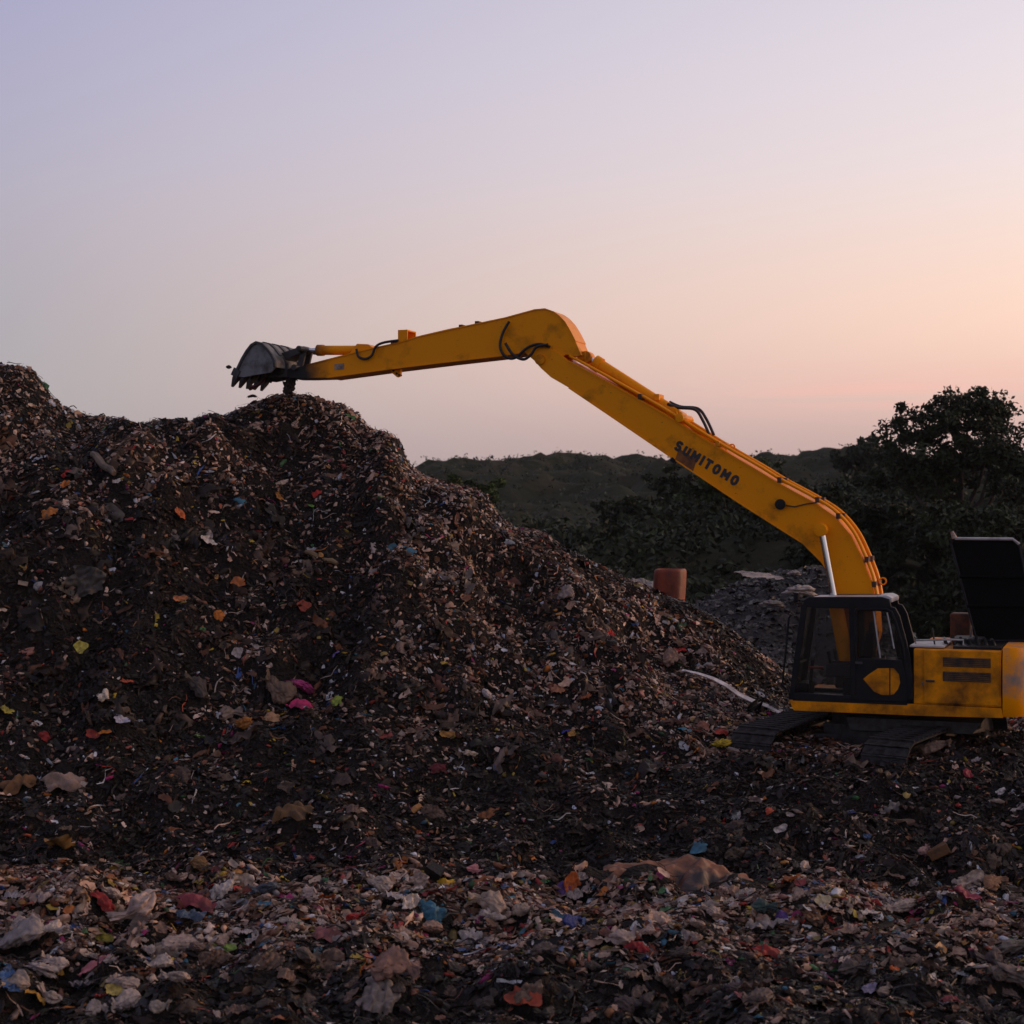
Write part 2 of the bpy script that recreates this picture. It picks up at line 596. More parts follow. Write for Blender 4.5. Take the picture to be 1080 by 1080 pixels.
# soften the profile a little, keep the crest crisp
k = np.array([1, 2, 3, 2, 1.]); k /= k.sum()
for _ in range(2):
    HZ = np.apply_along_axis(lambda c: np.convolve(np.pad(c, 2, 'edge'), k, 'valid'), 0, HZ)
XX, YY = np.meshgrid(gx, gy)
dcrest = np.abs(YY - np.interp(XX, cx, cy))
soft = np.clip(dcrest / 1.6, .4, 1)
EXC = (6.39, 28.5)              # the excavator's slew centre
pad = np.clip((np.hypot(XX - EXC[0], YY - EXC[1]) - 2.0) / 1.6, .2, 1)
slope_zone = np.clip((HZ - .3) / 1.5, 0, 1)
nz = fbm(XX, YY, 3.4, 2, 3) * .16 + np.abs(fbm(XX, YY, 1.3, 3, 17)) * .34 - .15 + fbm(XX, YY, .42, 2, 29) * .10
churn = np.exp(-((YY - 23.6) / 2.0) ** 2) + np.exp(-((YY - 15.0) / 1.6) ** 2)
nz += churn * (np.abs(fbm(XX, YY, .7, 2, 83)) * .22 - .08)
nz += slope_zone * (np.abs(fbm(XX, YY, .8, 2, 91)) * .34 - .14)
nz += slope_zone * (fbm(XX, YY * .55, 1.0, 2, 61) * .22 + fbm(XX, YY * .7, 2.2, 2, 67) * .58)
HZ = HZ + nz * soft * pad + fbm(XX, YY, .2, 1, 41) * .03


# settle the crest so that its skyline runs where the photograph shows it
cpx = np.array([c[0] for c in crest]); cpy = np.array([c[1] for c in crest])
for _ in range(3):
    dz = []
    for j, x in enumerate(gx):
        yc = np.interp(x, cx, cy)
        rows = np.nonzero((gy > yc - 4) & (gy < yc + 3))[0]
        sky = 540 - ((HZ[rows, j] - CAM_Z) / gy[rows] * FPX).max()
        dz.append((sky - np.interp(540 + x / yc * FPX, cpx, cpy)) / FPX * yc)
    dz = np.convolve(np.pad(np.array(dz), 1, 'edge'), [.25, .5, .25], 'valid')
    HZ = HZ + np.where(XX < 5.6, np.tile(dz, (len(gy), 1)), 0) * np.exp(-((YY - np.interp(XX, cx, cy)) / 1.8) ** 2)


def hgt(x, y):
    fx = np.clip((np.asarray(x, float) - GX0) / GD, 0, len(gx) - 1.001)
    fy = np.clip((np.asarray(y, float) - GY0) / GD, 0, len(gy) - 1.001)
    i, j = fx.astype(int), fy.astype(int)
    a, b = fx - i, fy - j
    return (HZ[j, i] * (1 - a) + HZ[j, i + 1] * a) * (1 - b) + (HZ[j + 1, i] * (1 - a) + HZ[j + 1, i + 1] * a) * b


def hnormal(x, y, e=.25):
    n = np.stack([hgt(x - e, y) - hgt(x + e, y), hgt(x, y - e) - hgt(x, y + e), np.full(np.shape(x), 2 * e)], -1)
    return n / np.linalg.norm(n, axis=-1, keepdims=True)


def hit(px, py, lift=0.):
    """where the line of sight through a photo pixel meets the heap"""
    u, v = (px - 540) / FPX, (540 - py) / FPX
    d = np.arange(11, 45, .04)
    z = CAM_Z + v * d
    below = np.nonzero(hgt(u * d, d) + lift >= z)[0]
    dd = d[below[0]] if len(below) else 32.
    return Vector((u * dd, dd, float(hgt(u * dd, dd))))


ii = np.arange(len(gx) * len(gy)).reshape(len(gy), len(gx))
quads = np.stack([ii[:-1, :-1], ii[:-1, 1:], ii[1:, 1:], ii[1:, :-1]], -1).reshape(-1, 4)
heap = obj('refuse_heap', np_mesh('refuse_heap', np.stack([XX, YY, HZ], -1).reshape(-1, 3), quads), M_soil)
tag(heap, 'great dark heap of refuse rising to the left behind the digger', 'refuse heap', kind='structure')

# ground sheet to the horizon
M_ground, _nt, _b = principled('dry_ground', (.05, .042, .03), .9)
noise_mix(_nt, _b, (.035, .035, .018), (.06, .05, .035), .12, .4, .6, 8)
g = MB()
g.add([(-1800, -200, -1.1), (1800, -200, -1.1), (1800, 3000, -1.1), (-1800, 3000, -1.1)], [(0, 1, 2, 3)])
tag(g.build('ground', M_ground), 'flat dry ground beyond the dump', 'ground', kind='structure')

# ------------------------------------------------------------------ litter: crumpled prototypes


def grid_faces(n, m):
    a = np.arange(n * m).reshape(m, n)
    return np.stack([a[:-1, :-1], a[:-1, 1:], a[1:, 1:], a[1:, :-1]], -1).reshape(-1, 4)


def sheets(count, n, amp, seed, folds=5):
    """crumpled film: (count, n*n, 3), about 1 across"""
    r = np.random.default_rng(seed)
    t = np.linspace(-.5, .5, n)
    X, Y = np.meshgrid(t, t)
    # square -> disc, so that outlines are rounded instead of four-cornered
    Xd, Yd = X * np.sqrt(1 - 2 * Y * Y * .9), Y * np.sqrt(1 - 2 * X * X * .9)
    out = []
    for c in range(count):
        mixd = r.uniform(.3, 1)
        x0, y0 = X * (1 - mixd) + Xd * mixd, Y * (1 - mixd) + Yd * mixd
        ang = np.arctan2(y0, x0)
        rad = 1 + .16 * np.cos(ang * 2 + r.uniform(0, 6)) + .10 * np.cos(ang * 3 + r.uniform(0, 6)) + .05 * np.cos(ang * 5 + r.uniform(0, 6))
        asp = r.uniform(.45, 1.)
        x, y = x0 * rad, y0 * rad * asp
        z = np.zeros_like(x)
        for k_ in range(folds):
            a = r.uniform(0, 6.28)
            s = x * math.cos(a) + y * math.sin(a)
            fq = r.uniform(1.2, 2.0 + n * .25)
            w = np.abs(((s * fq + r.uniform(0, 1)) % 1) - .5) - .25
            z = z + amp * 1.25 / math.sqrt(folds) / fq * w * 1.5
            x = x - .10 * amp * np.sign(w) * math.cos(a) * np.abs(w)
        rr = np.hypot(x0, y0)
        z = z + r.uniform(-.9, .4) * rr ** 2 * 1.2 + r.uniform(-.5, .5) * x * y
        z += r.normal(0, .10 / n, z.shape)
        x = x + r.normal(0, .10 / n, z.shape)
        y = y + r.normal(0, .10 / n, z.shape)
        out.append(np.stack([x, y, z], -1).reshape(-1, 3))
    return np.array(out), grid_faces(n, n)


def ribbons(count, n, seed, w=.12):
    r = np.random.default_rng(seed)
    out = []
    for c in range(count):
        t = np.linspace(-.5, .5, n)
        wid = w * r.uniform(.5, 1.5) * (1 - .5 * np.abs(t) * 2 * r.uniform(0, 1))
        yc = .22 * np.sin(t * r.uniform(3, 8) + r.uniform(0, 6)) * r.uniform(.2, 1)
        zc = .14 * np.sin(t * r.uniform(4, 9) + r.uniform(0, 6)) * r.uniform(.2, 1)
        tw = np.cumsum(r.normal(0, .6, n))
        a = np.stack([t, yc + wid * np.cos(tw), zc + wid * np.sin(tw)], -1)
        b = np.stack([t, yc - wid * np.cos(tw), zc - wid * np.sin(tw)], -1)
        out.append(np.concatenate([a, b]))
    f = np.array([[i, i + 1, n + i + 1, n + i] for i in range(n - 1)])
    return np.array(out), f


def crumple(d, r, amp, terms, fmax):
    """sharp-creased displacement over unit directions d (...,3)"""
    t = 0
    for k_ in range(terms):
        v = r.normal(0, 1, 3)
        v /= np.linalg.norm(v)
        fq = r.uniform(.8, fmax)
        t = t + amp / (fq ** .8) * (np.abs((((d @ v) * fq + r.uniform(0, 1)) % 1) - .5) - .25)
    return t


def lumps(count, n, m, seed, amp=.35):
    """closed crumpled bags and bundles, lat-long, slumped"""
    r = np.random.default_rng(seed)
    out = []
    th = np.linspace(0, 2 * np.pi, n, endpoint=False)
    ph = np.linspace(.08, np.pi - .08, m)
    T, Pp = np.meshgrid(th, ph)
    for c in range(count):
        d = np.stack([np.cos(T) * np.sin(Pp), np.sin(T) * np.sin(Pp), np.cos(Pp)], -1)
        rad = .42 + crumple(d, r, amp, 9, 1.2 + n * .16) + r.normal(0, .02, T.shape)
        rad = rad * (1 + .25 * np.cos(2 * T + r.uniform(0, 6)) * np.sin(Pp) + .12 * np.cos(3 * T + r.uniform(0, 6)) * np.sin(Pp))
        p = d * rad[..., None] * np.array([r.uniform(.9, 1.4), r.uniform(.55, .95), r.uniform(.32, .6)])
        p[..., 2] += r.uniform(-.3, .3) * p[..., 0] ** 2
        if r.random() < .4:
            p[0] = p[0] * .35 + np.array([r.uniform(-.2, .2), r.uniform(-.2, .2), .16])
        out.append(p.reshape(-1, 3))
    f = []
    for i in range(m - 1):
        for k_ in range(n):
            f.append((i * n + k_, (i + 1) * n + k_, (i + 1) * n + (k_ + 1) % n, i * n + (k_ + 1) % n))
    f = np.array(f)
    return np.array(out), f


def rot_to(nrm, spin, tilt_ax, tilt):
    """rotation matrices (n,3,3): z axis near the normal, spun, then tilted"""
    n = len(nrm)
    up = nrm
    a = np.cross(up, np.array([0., 1., 0.1]))
    a /= np.linalg.norm(a, axis=1, keepdims=True)
    b = np.cross(up, a)
    cs, sn = np.cos(spin)[:, None], np.sin(spin)[:, None]
    x = a * cs + b * sn
    y = -a * sn + b * cs
    # tilt about the x axis
    ct, st = np.cos(tilt)[:, None], np.sin(tilt)[:, None]
    y2 = y * ct + up * st
    z2 = -y * st + up * ct
    return np.stack([x, y2, z2], -1)


def scatter(protos, faces, pos, Rm, scale, cols, jitter=.25, seed=0):
    r = np.random.default_rng(seed)
    idx = r.integers(0, len(protos), len(pos))
    V = protos[idx] * scale[:, None, :]
    V = np.einsum('nij,nkj->nki', Rm, V) + pos[:, None, :]
    nv = protos.shape[1]
    C = np.repeat(cols[:, None, :], nv, 1) * r.uniform(1 - jitter, 1 + jitter, (len(pos), nv, 1))
    F = faces[None] + (np.arange(len(pos)) * nv)[:, None, None]
    return V.reshape(-1, 3), F.reshape(-1, faces.shape[1]), C.reshape(-1, 3)


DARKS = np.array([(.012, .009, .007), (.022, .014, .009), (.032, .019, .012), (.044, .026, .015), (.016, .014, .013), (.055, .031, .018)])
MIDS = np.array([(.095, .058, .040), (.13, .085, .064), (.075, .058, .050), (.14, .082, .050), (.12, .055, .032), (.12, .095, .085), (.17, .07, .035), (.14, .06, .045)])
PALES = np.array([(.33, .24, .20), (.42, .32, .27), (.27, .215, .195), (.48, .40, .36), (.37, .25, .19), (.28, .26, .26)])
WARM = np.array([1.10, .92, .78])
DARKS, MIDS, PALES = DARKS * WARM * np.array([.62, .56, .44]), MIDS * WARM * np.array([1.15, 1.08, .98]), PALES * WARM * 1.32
WHITES = np.array([(.62, .59, .58), (.55, .55, .60)])
BRIGHTS = np.array([(.42, .035, .025), (.50, .15, .02), (.50, .34, .03), (.03, .08, .24), (.36, .03, .13), (.05, .16, .05),
                    (.40, .09, .04), (.05, .16, .22), (.38, .16, .12), (.28, .20, .05), (.33, .05, .04), (.45, .20, .05)])


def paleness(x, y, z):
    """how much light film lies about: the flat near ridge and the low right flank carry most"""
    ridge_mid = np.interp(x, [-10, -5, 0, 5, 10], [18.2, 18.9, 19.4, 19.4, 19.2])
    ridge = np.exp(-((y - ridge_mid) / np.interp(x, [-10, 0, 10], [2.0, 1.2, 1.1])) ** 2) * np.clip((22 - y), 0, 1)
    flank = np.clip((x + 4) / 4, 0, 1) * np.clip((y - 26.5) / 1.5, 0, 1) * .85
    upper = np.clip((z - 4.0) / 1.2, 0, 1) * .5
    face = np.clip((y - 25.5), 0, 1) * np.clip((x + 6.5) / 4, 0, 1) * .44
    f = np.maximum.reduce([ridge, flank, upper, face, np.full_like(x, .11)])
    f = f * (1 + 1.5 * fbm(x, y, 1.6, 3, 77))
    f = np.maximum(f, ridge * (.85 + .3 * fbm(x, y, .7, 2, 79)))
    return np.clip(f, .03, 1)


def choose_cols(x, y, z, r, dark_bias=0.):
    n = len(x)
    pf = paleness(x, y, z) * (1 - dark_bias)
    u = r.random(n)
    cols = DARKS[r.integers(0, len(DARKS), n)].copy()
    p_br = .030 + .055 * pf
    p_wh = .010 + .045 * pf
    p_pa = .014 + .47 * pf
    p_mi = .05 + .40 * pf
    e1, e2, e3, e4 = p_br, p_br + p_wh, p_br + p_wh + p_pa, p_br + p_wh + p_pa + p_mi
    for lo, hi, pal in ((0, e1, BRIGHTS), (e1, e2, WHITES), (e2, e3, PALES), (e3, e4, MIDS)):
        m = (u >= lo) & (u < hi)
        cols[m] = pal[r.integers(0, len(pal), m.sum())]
    # dark churned soil, plus slope shade put into the colour, where little film lies
    soil_shade = np.where(cols.max(1) < .16, .45 + .55 * np.clip(pf * 2.2, 0, 1), 1)
    return cols * r.uniform(.65, 1.2, (n, 1)) * soil_shade[:, None]


def in_view(x, y, z, margin=60):
    px = 540 + FPX * x / y
    return (px > -margin - 60) & (px < 1080 + margin + 60)


HERO = []        # (x, y, radius) kept clear of small litter


def place_pts(n, y0, y1, r, extra=None):
    d = np.sqrt(r.random(n) * (y1 ** 2 - y0 ** 2) + y0 ** 2)
    x = (r.random(n) * 2 - 1) * .352 * d
    return x, d


def make_litter():
    parts = {}
    r = np.random.default_rng(5)

    def emit(key, protos, faces, n, y0, y1, smin, smax, tilt_sd, lift, dark=0., asp=None, downslope=False, seed=0, pw=2.2, pal=None):
        x, y = place_pts(n, y0, y1, r)
        z = hgt(x, y)
        # leave the footprint of the undercarriage clear
        keep = (np.hypot(x - EXC[0], y - EXC[1]) > .9) & (y < np.interp(x, cx, cy) + 2.6)
        for hx, hy, hr in HERO:
            keep &= ((x - hx) ** 2 + ((y - hy) * .8) ** 2) > (hr * .8) ** 2
        x, y, z = x[keep], y[keep], z[keep]
        n = len(x)
        nr = hnormal(x, y)
        s = smin + (smax - smin) * r.random(n) ** pw
        spin = r.uniform(0, 6.283, n)
        if downslope:
            spin = r.normal(math.pi / 2, .5, n)
        Rm = rot_to(nr, spin, None, r.normal(0, tilt_sd, n))
        sc = np.stack([s * 1.12, s * r.uniform(.55, 1, n), s * r.uniform(.6, 1.1, n)], -1)
        pos = np.stack([x, y, z], -1) + nr * (s * lift)[:, None]
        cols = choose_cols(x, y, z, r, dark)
        if pal is not None:
            cols = pal[r.integers(0, len(pal), n)] * r.uniform(.6, 1.2, (n, 1))
        v, f, c = scatter(protos, faces, pos, Rm, sc, cols, seed=seed)
        parts.setdefault(key, []).append((v, f, c))

    s7, f7 = sheets(40, 6, .7, 1, 7)
    s4, f4 = sheets(50, 4, .6, 2)
    s3, f3 = sheets(50, 3, .6, 8, 3)
    s5, f5 = sheets(40, 5, .7, 9)
    s8, f8 = sheets(30, 8, 1.1, 10, 10)
    rb, fr = ribbons(40, 6, 3, .07)
    rb2, fr2 = ribbons(40, 5, 4, .03)
    lp, fl = lumps(40, 7, 4, 5, .35)
    lp2, fl2 = lumps(40, 5, 3, 6, .3)
    # near ground
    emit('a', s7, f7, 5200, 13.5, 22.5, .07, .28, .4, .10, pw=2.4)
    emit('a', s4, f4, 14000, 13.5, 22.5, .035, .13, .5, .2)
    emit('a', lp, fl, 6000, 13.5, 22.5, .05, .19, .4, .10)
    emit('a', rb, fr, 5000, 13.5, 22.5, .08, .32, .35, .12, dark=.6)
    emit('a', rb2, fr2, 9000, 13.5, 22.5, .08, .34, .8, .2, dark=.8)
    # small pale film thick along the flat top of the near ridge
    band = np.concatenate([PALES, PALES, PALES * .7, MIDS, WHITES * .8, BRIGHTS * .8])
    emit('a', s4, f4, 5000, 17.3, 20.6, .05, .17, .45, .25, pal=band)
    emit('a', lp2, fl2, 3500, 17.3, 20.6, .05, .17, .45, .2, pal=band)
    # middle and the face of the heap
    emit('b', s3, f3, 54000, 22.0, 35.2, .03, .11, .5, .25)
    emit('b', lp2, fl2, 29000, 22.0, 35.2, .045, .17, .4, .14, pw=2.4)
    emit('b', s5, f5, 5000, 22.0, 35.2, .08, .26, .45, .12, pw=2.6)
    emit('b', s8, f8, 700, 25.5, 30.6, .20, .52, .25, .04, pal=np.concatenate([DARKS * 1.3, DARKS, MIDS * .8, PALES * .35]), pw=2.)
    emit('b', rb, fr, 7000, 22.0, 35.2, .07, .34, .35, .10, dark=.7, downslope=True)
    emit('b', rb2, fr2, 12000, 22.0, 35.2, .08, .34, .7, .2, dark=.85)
    return parts


# ------------------------------------------------------------------ EXCAVATOR
TH = R(21)                       # the boom points left and a little away from the camera
F2 = Vector((-math.cos(TH), math.sin(TH)))
L2 = Vector((-math.sin(TH), -math.cos(TH)))
C2 = Vector(EXC)


def P(px, py, c=0.):
    """photo pixel -> machine frame (x forward, y to the machine's left, z up) on the plane y = c"""
    u, v = (px - 540) / FPX, (540 - py) / FPX
    t = (c + C2.dot(L2)) / (u * L2.x + L2.y)
    q = Vector((u * t, t)) - C2
    return Vector((q.dot(F2), c, CAM_Z + v * t))


def PXZ(pts, c):
    return [(P(a, b, c).x, P(a, b, c).z) for a, b in pts]


exc = empty('excavator', (EXC[0], EXC[1], 0), math.pi - TH)
tag(exc, 'yellow crawler excavator reaching its long boom over the refuse heap', 'excavator')

BW = .33                         # half width of the boom
AW = .29                         # half width of the arm

# --- boom
boom_top = [(560, 369), (574, 365), (588, 371), (600, 381), (640, 402.5), (700, 436.5), (757, 472), (800, 497), (822, 510.5),
            (858, 530), (880, 545), (897, 565), (908, 587), (918, 613), (923, 640), (925, 668), (918, 694)]
boom_bot = [(900, 700), (894, 672), (889, 640), (878, 610), (867, 593), (847, 573), (813, 551.5), (780, 530.5), (709, 483), (640, 436),
            (600, 409), (581, 398), (570, 388), (562, 378)]
b = MB().prism(PXZ(boom_top + boom_bot, BW), -BW, BW)
boom = b.build('boom', M_boom, exc, bevel=.012)


def strip(pts, c, w, th, yc=0.):
    """plate following a polyline of photo pixels, w wide, th thick"""
    m = MB()
    q = PXZ(pts, c)
    n = len(q)
    v, f = [], []
    for i in range(n):
        a = Vector(q[max(i - 1, 0)]); d = Vector(q[min(i + 1, n - 1)])
        t = (d - a).normalized()
        nn = Vector((-t.y, t.x)) * th * .5
        for sy in (-1, 1):
            for sn in (-1, 1):
                v.append((q[i][0] + nn.x * sn, yc + sy * w, q[i][1] + nn.y * sn))
    for i in range(n - 1):
        o, p = i * 4, i * 4 + 4
        for a, bb in ((0, 1), (1, 3), (3, 2), (2, 0)):
            f.append((o + a, o + bb, p + bb, p + a))
    f += [(0, 2, 3, 1), (n * 4 - 4, n * 4 - 3, n * 4 - 1, n * 4 - 2)]
    return m.add(v, f)


strip(boom_top[3:15], BW, BW + .022, .024).build('top_plate', M_boom, boom)
strip(boom_bot[2:11], BW, BW + .022, .024).build('bottom_plate', M_boom, boom)
# pin bosses
for (px, py, r_) in ((570, 379.5, .10), (866.5, 559, .13), (717, 441, .08)):
    p = P(px, py, BW)
    MB().tube([(p.x, -BW - .05, p.z), (p.x, BW + .05, p.z)], r_, 18).build('pin_boss', M_boom if py > 440 else M_body, boom, bevel=.008, smooth=True)
# work light with its cable
p = P(824, 532, BW)
MB().tube([(p.x, BW, p.z), (p.x, BW + .10, p.z)], [.07, .10], 16).build('work_light', M_black, boom, bevel=.01, smooth=True)
cpts = [P(829, 533, BW + .02), P(838, 534.5, BW + .025), P(850, 531.5, BW + .03), P(861, 530, BW + .02)]
MB().tube(cpts, .012, 6).build('light_cable', M_rubber, boom, smooth=True)
# hydraulic pipes on top of the boom, both sides, with clamps
pipe_px = [(600, 377), (640, 399), (700, 433), (757, 468.5), (800, 493.5), (822, 507), (858, 526.5), (881, 541.5), (899, 562),
           (911, 586), (921, 612), (926, 640)]
for yy, rr, lift in ((BW - .03, .026, .0), (BW - .11, .026, .0), (-BW + .10, .03, .0), (-BW + .02, .026, .0), (BW - .20, .02, 0)):
    q = PXZ(pipe_px, BW)
    MB().tube([(x, yy, z + .035 + lift) for x, z in q], rr, 8, spline=6).build('hydraulic_pipe', M_boom, boom, smooth=True)
for (px, py) in ((675, 420), (757, 470), (822, 508), (862, 529), (884, 546), (914, 592), (922, 618)):
    a = P(px, py, BW)
    for yy in (BW - .08, -BW + .07):
        MB().box((a.x, yy, a.z + .03), (.07, .22, .10)).build('pipe_clamp', M_rust if px != 757 else M_body, boom, bevel=.01)
# lifting eyes near the crook
for (px, py, rr) in ((765, 471, .05), (772, 471.5, .05), (931, 613, .06)):
    a = P(px, py, 0)
    ring = [(a.x + rr * math.cos(t), 0, a.z + rr * math.sin(t)) for t in np.linspace(0, 2 * math.pi, 13)]
    MB().tube(ring, .016, 6, cap=False).build('lifting_eye', M_boom, boom, smooth=True)
# rusty patch plate
MB().prism(PXZ([(716, 473), (735, 485), (731, 497), (712, 485)], BW), BW - .01, BW + .006).build('patch_plate', M_patch, boom)
MB().prism(PXZ([(709, 482), (713, 485), (711, 489), (707, 486)], BW), BW - .1, BW + .03).build('bracket', M_black, boom)
# lettering
pa, pb = P(710.0, 473.5, BW), P(775.5, 513.5, BW)         # baseline ends
dx = Vector((pb.x - pa.x, 0, pb.z - pa.z))
ln = dx.length
dx.normalize()
up = Vector((dx.z, 0, -dx.x))
if up.z < 0: up = -up
H_, T_ = .195, .052
# strokes of every letter in a box 1 wide and 1 high
SH = {'S': [[(1, .85), (.8, 1), (.2, 1), (0, .82), (0, .66), (.2, .53), (.8, .47), (1, .34), (1, .18), (.8, 0), (.2, 0), (0, .15)]], 'U': [[(0, 1), (0, .25), (.25, 0), (.75, 0), (1, .25), (1, 1)]],
      'M': [[(0, 0), (0, 1), (.5, .35), (1, 1), (1, 0)]], 'I': [[(.5, 0), (.5, 1)]], 'T': [[(0, 1), (1, 1)], [(.5, 1), (.5, 0)]],
      'O': [[(0, .28), (0, .72), (.28, 1), (.72, 1), (1, .72), (1, .28), (.72, 0), (.28, 0), (0, .28)]]}
WD = {'S': 1., 'U': 1., 'M': 1.2, 'I': .35, 'T': 1., 'O': 1.05}
word = 'SUMITOMO'
gap = .32
unit = ln / (sum(WD[c] for c in word) + gap * (len(word) - 1))
m = MB()
cur = 0.
for i_, ch in enumerate(word):
    w_ = WD[ch] * unit
    for st in SH[ch]:
        q = []
        for (u_, v_) in st:
            if ch == 'I': u_ = .5
            q.append((cur + T_ / 2 + u_ * (w_ - T_), T_ / 2 + v_ * (H_ - T_)))
        for (a_, b_) in zip(q[:-1], q[1:]):
            A_, B_ = Vector(a_), Vector(b_)
            t_ = (B_ - A_).normalized()
            n_ = Vector((-t_.y, t_.x)) * T_ / 2
            e_ = t_ * (T_ * (.5 if len(st) < 3 else (.12 if ch in 'OSU' else .3)))
            cs = [A_ - e_ - n_, A_ - e_ + n_, B_ + e_ + n_, B_ + e_ - n_]
            lay = BW + .009 + .0004 * (len(m.v) % 5)
            m.add([Vector((0, lay, 0)) + Vector((pa.x, 0, pa.z)) + dx * k_.x + up * k_.y for k_ in cs] +
                  [Vector((0, BW - .002, 0)) + Vector((pa.x, 0, pa.z)) + dx * k_.x + up * k_.y for k_ in cs],
                  [(0, 1, 2, 3), (7, 6, 5, 4), (0, 4, 5, 1), (1, 5, 6, 2), (2, 6, 7, 3), (3, 7, 4, 0)])
    cur += w_ + gap * unit
m.build('lettering', M_decal, boom)

# --- arm (dipper)
arm_pts = [(309, 388), (320, 386), (345, 379.5), (375.6, 371.7), (395, 367), (420, 361.7), (440, 355.5), (487, 345), (533, 335.3),
           (564, 326.8), (575, 325.8), (584, 329), (590, 333.5), (596, 340), (602, 350), (607, 360), (613, 374.5), (608, 376), (597, 374),
           (590, 378), (582, 386), (570, 388), (563, 380), (553, 371.5), (527, 375.5), (470, 382), (413, 389), (346, 398.3), (320, 399), (305, 399),
           (300, 394), (302, 389)]
tipx = P(340, 392, AW).x
M_arm = paint('paint_arm', .54, .86, tip=(tipx + .0, tipx + .55))
arm = MB().prism(PXZ(arm_pts, AW), -AW, AW).build('arm', M_arm, exc, bevel=.012)
strip(arm_pts[1:16], AW, AW + .018, .022).build('top_plate', M_arm, arm)
strip([(345, 398.3), (413, 389), (470, 382), (527, 375.5), (553, 371.5)], AW, AW + .018, .022).build('bottom_plate', M_arm, arm)
# box bracket on top, open on its rear side
a, b2 = P(419.5, 362, AW), P(429.5, 347.5, AW)
x0, x1, z0, z1 = b2.x, a.x, a.z - .02, b2.z
m = MB()
m.box(((x0 + x1) / 2, AW - .02, (z0 + z1) / 2), (x1 - x0, .03, z1 - z0))
m.box(((x0 + x1) / 2, -.12, (z0 + z1) / 2), (x1 - x0, .03, z1 - z0))
m.box(((x0 + x1) / 2, .077, z1 - .013), (x1 - x0 - .004, .36, .03))
m.box((x1 - .013, .077, (z0 + z1) / 2 - .02), (.03, .36, z1 - z0 - .05))
m.build('box_bracket', M_boom, arm, bevel=.006)
# drilled tab under the arm
m = MB()
m.prism(PXZ([(411, 388.5), (424, 386.5), (422.5, 397), (419.5, 398), (413, 392.5)], .1), .06, .14)
m.build('drilled_tab', M_boom, arm, bevel=.006)
for px, py in ((415, 391), (418.5, 394), (421, 395.5)):
    a = P(px, py, .14)
    MB().tube([(a.x, .05, a.z), (a.x, .15, a.z)], .022, 10).build('bolt_hole', M_black, arm)
# service plate
MB().prism(PXZ([(353, 384), (363, 383), (363, 389.5), (353, 390.5)], AW), AW - .01, AW + .006).build('maker_plate', M_greyw, arm)
# hoses round the joint
for pts, yy in (([(537, 339), (530, 352), (527.5, 366), (533, 376), (543, 377.5), (556, 367), (568, 363), (580, 366)], AW + .07),
                ([(533, 362), (541, 374), (552, 379), (560, 374), (566, 366), (578, 363.5)], AW + .12)):
    q = [P(x, y, yy) for x, y in pts]
    MB().tube(q, .028, 8, spline=6).build('hose', M_rubber, arm, smooth=True)
q = [P(x, y, AW + .06) for x, y in ((376, 368), (378, 376), (385, 378.5), (392, 375), (396, 366), (404, 361.5), (420, 359))]
MB().tube(q, .026, 8, spline=6).build('hose', M_rubber, arm, smooth=True)
pts = [(440, 354.5), (470, 347.5), (503, 341), (533, 334.5)]
for yy in (.12, -.05):
    MB().tube([P(x, y, AW) * 1 - Vector((0, AW - yy, -.01)) for x, y in pts], .022, 6).build('hydraulic_pipe', M_arm, arm, smooth=True)
for px, py in ((411, 361.5), (483, 344.8), (500, 341)):
    a = P(px, py, AW)
    MB().box((a.x, .04, a.z + .02), (.08, .25, .08)).build('pipe_clamp', M_rust, arm, bevel=.01)


def cylinder(name, p0, p1, p2, rb, rr, mat=M_boom, bmat=None):
    """hydraulic ram: barrel p0-p1, chrome rod p1-p2"""
    d = (p1 - p0).normalized()
    m = MB().tube([p0 - d * .0, p0 + d * .05, p0 + d * .051, p1 - d * .14, p1 - d * .139, p1], [rb * 1.12, rb * 1.12, rb, rb, rb * 1.2, rb * 1.2], 18)
    c = m.build(name, mat, exc, smooth=True)
    if (p2 - p1).length > .02:
        MB().tube([p1, p2], rr, 14).build('rod', M_chrome, c, smooth=True)
    for q, r_ in ((p0, rb * .95), (p2, rb * .9)):
        MB().tube([q + Vector((0, -rb * 1.05, 0)), q + Vector((0, rb * 1.05, 0))], r_, 14).build('rod_eye', mat, c, bevel=.006, smooth=True)
    return c


# arm cylinder on top of the boom
ac = cylinder('arm_cylinder', P(711, 436, 0), P(627, 382, 0), P(619.5, 377, 0), .125, .06)
a = P(616, 376, 0)
MB().box((a.x, 0, a.z), (.16, .36, .16)).build('clevis', M_boom, ac, bevel=.02)
a = P(716, 440, 0)
MB().prism(PXZ([(706, 439), (712, 430), (722, 436), (724, 448), (712, 446)], 0), -.17, .17).build('base_lug', M_boom, ac, bevel=.01)
for k_, pts in enumerate(([(704, 426), (716, 430), (733, 432), (741, 443), (748, 458)], [(706, 424), (718, 429), (736, 431), (745, 442), (753, 459)])):
    MB().tube([P(x, y, .10 - .14 * k_) for x, y in pts], .028, 8, spline=6).build('hose', M_rubber, ac, smooth=True)
for k_, pts in enumerate(([(713, 433), (716, 443), (724, 451), (736, 459), (752, 466)], [(715, 432), (719, 442), (728, 450), (740, 458), (757, 468)])):
    MB().tube([P(x, y, .22 - .06 * k_) for x, y in pts], .024, 8, spline=6).build('steel_pipe', M_boom, ac, smooth=True)
m = MB()
a = P(695, 419.5, 0)
m.box((a.x, 0, a.z), (.10, .34, .12))
m.build('barrel_clamp', M_boom, ac, bevel=.01)

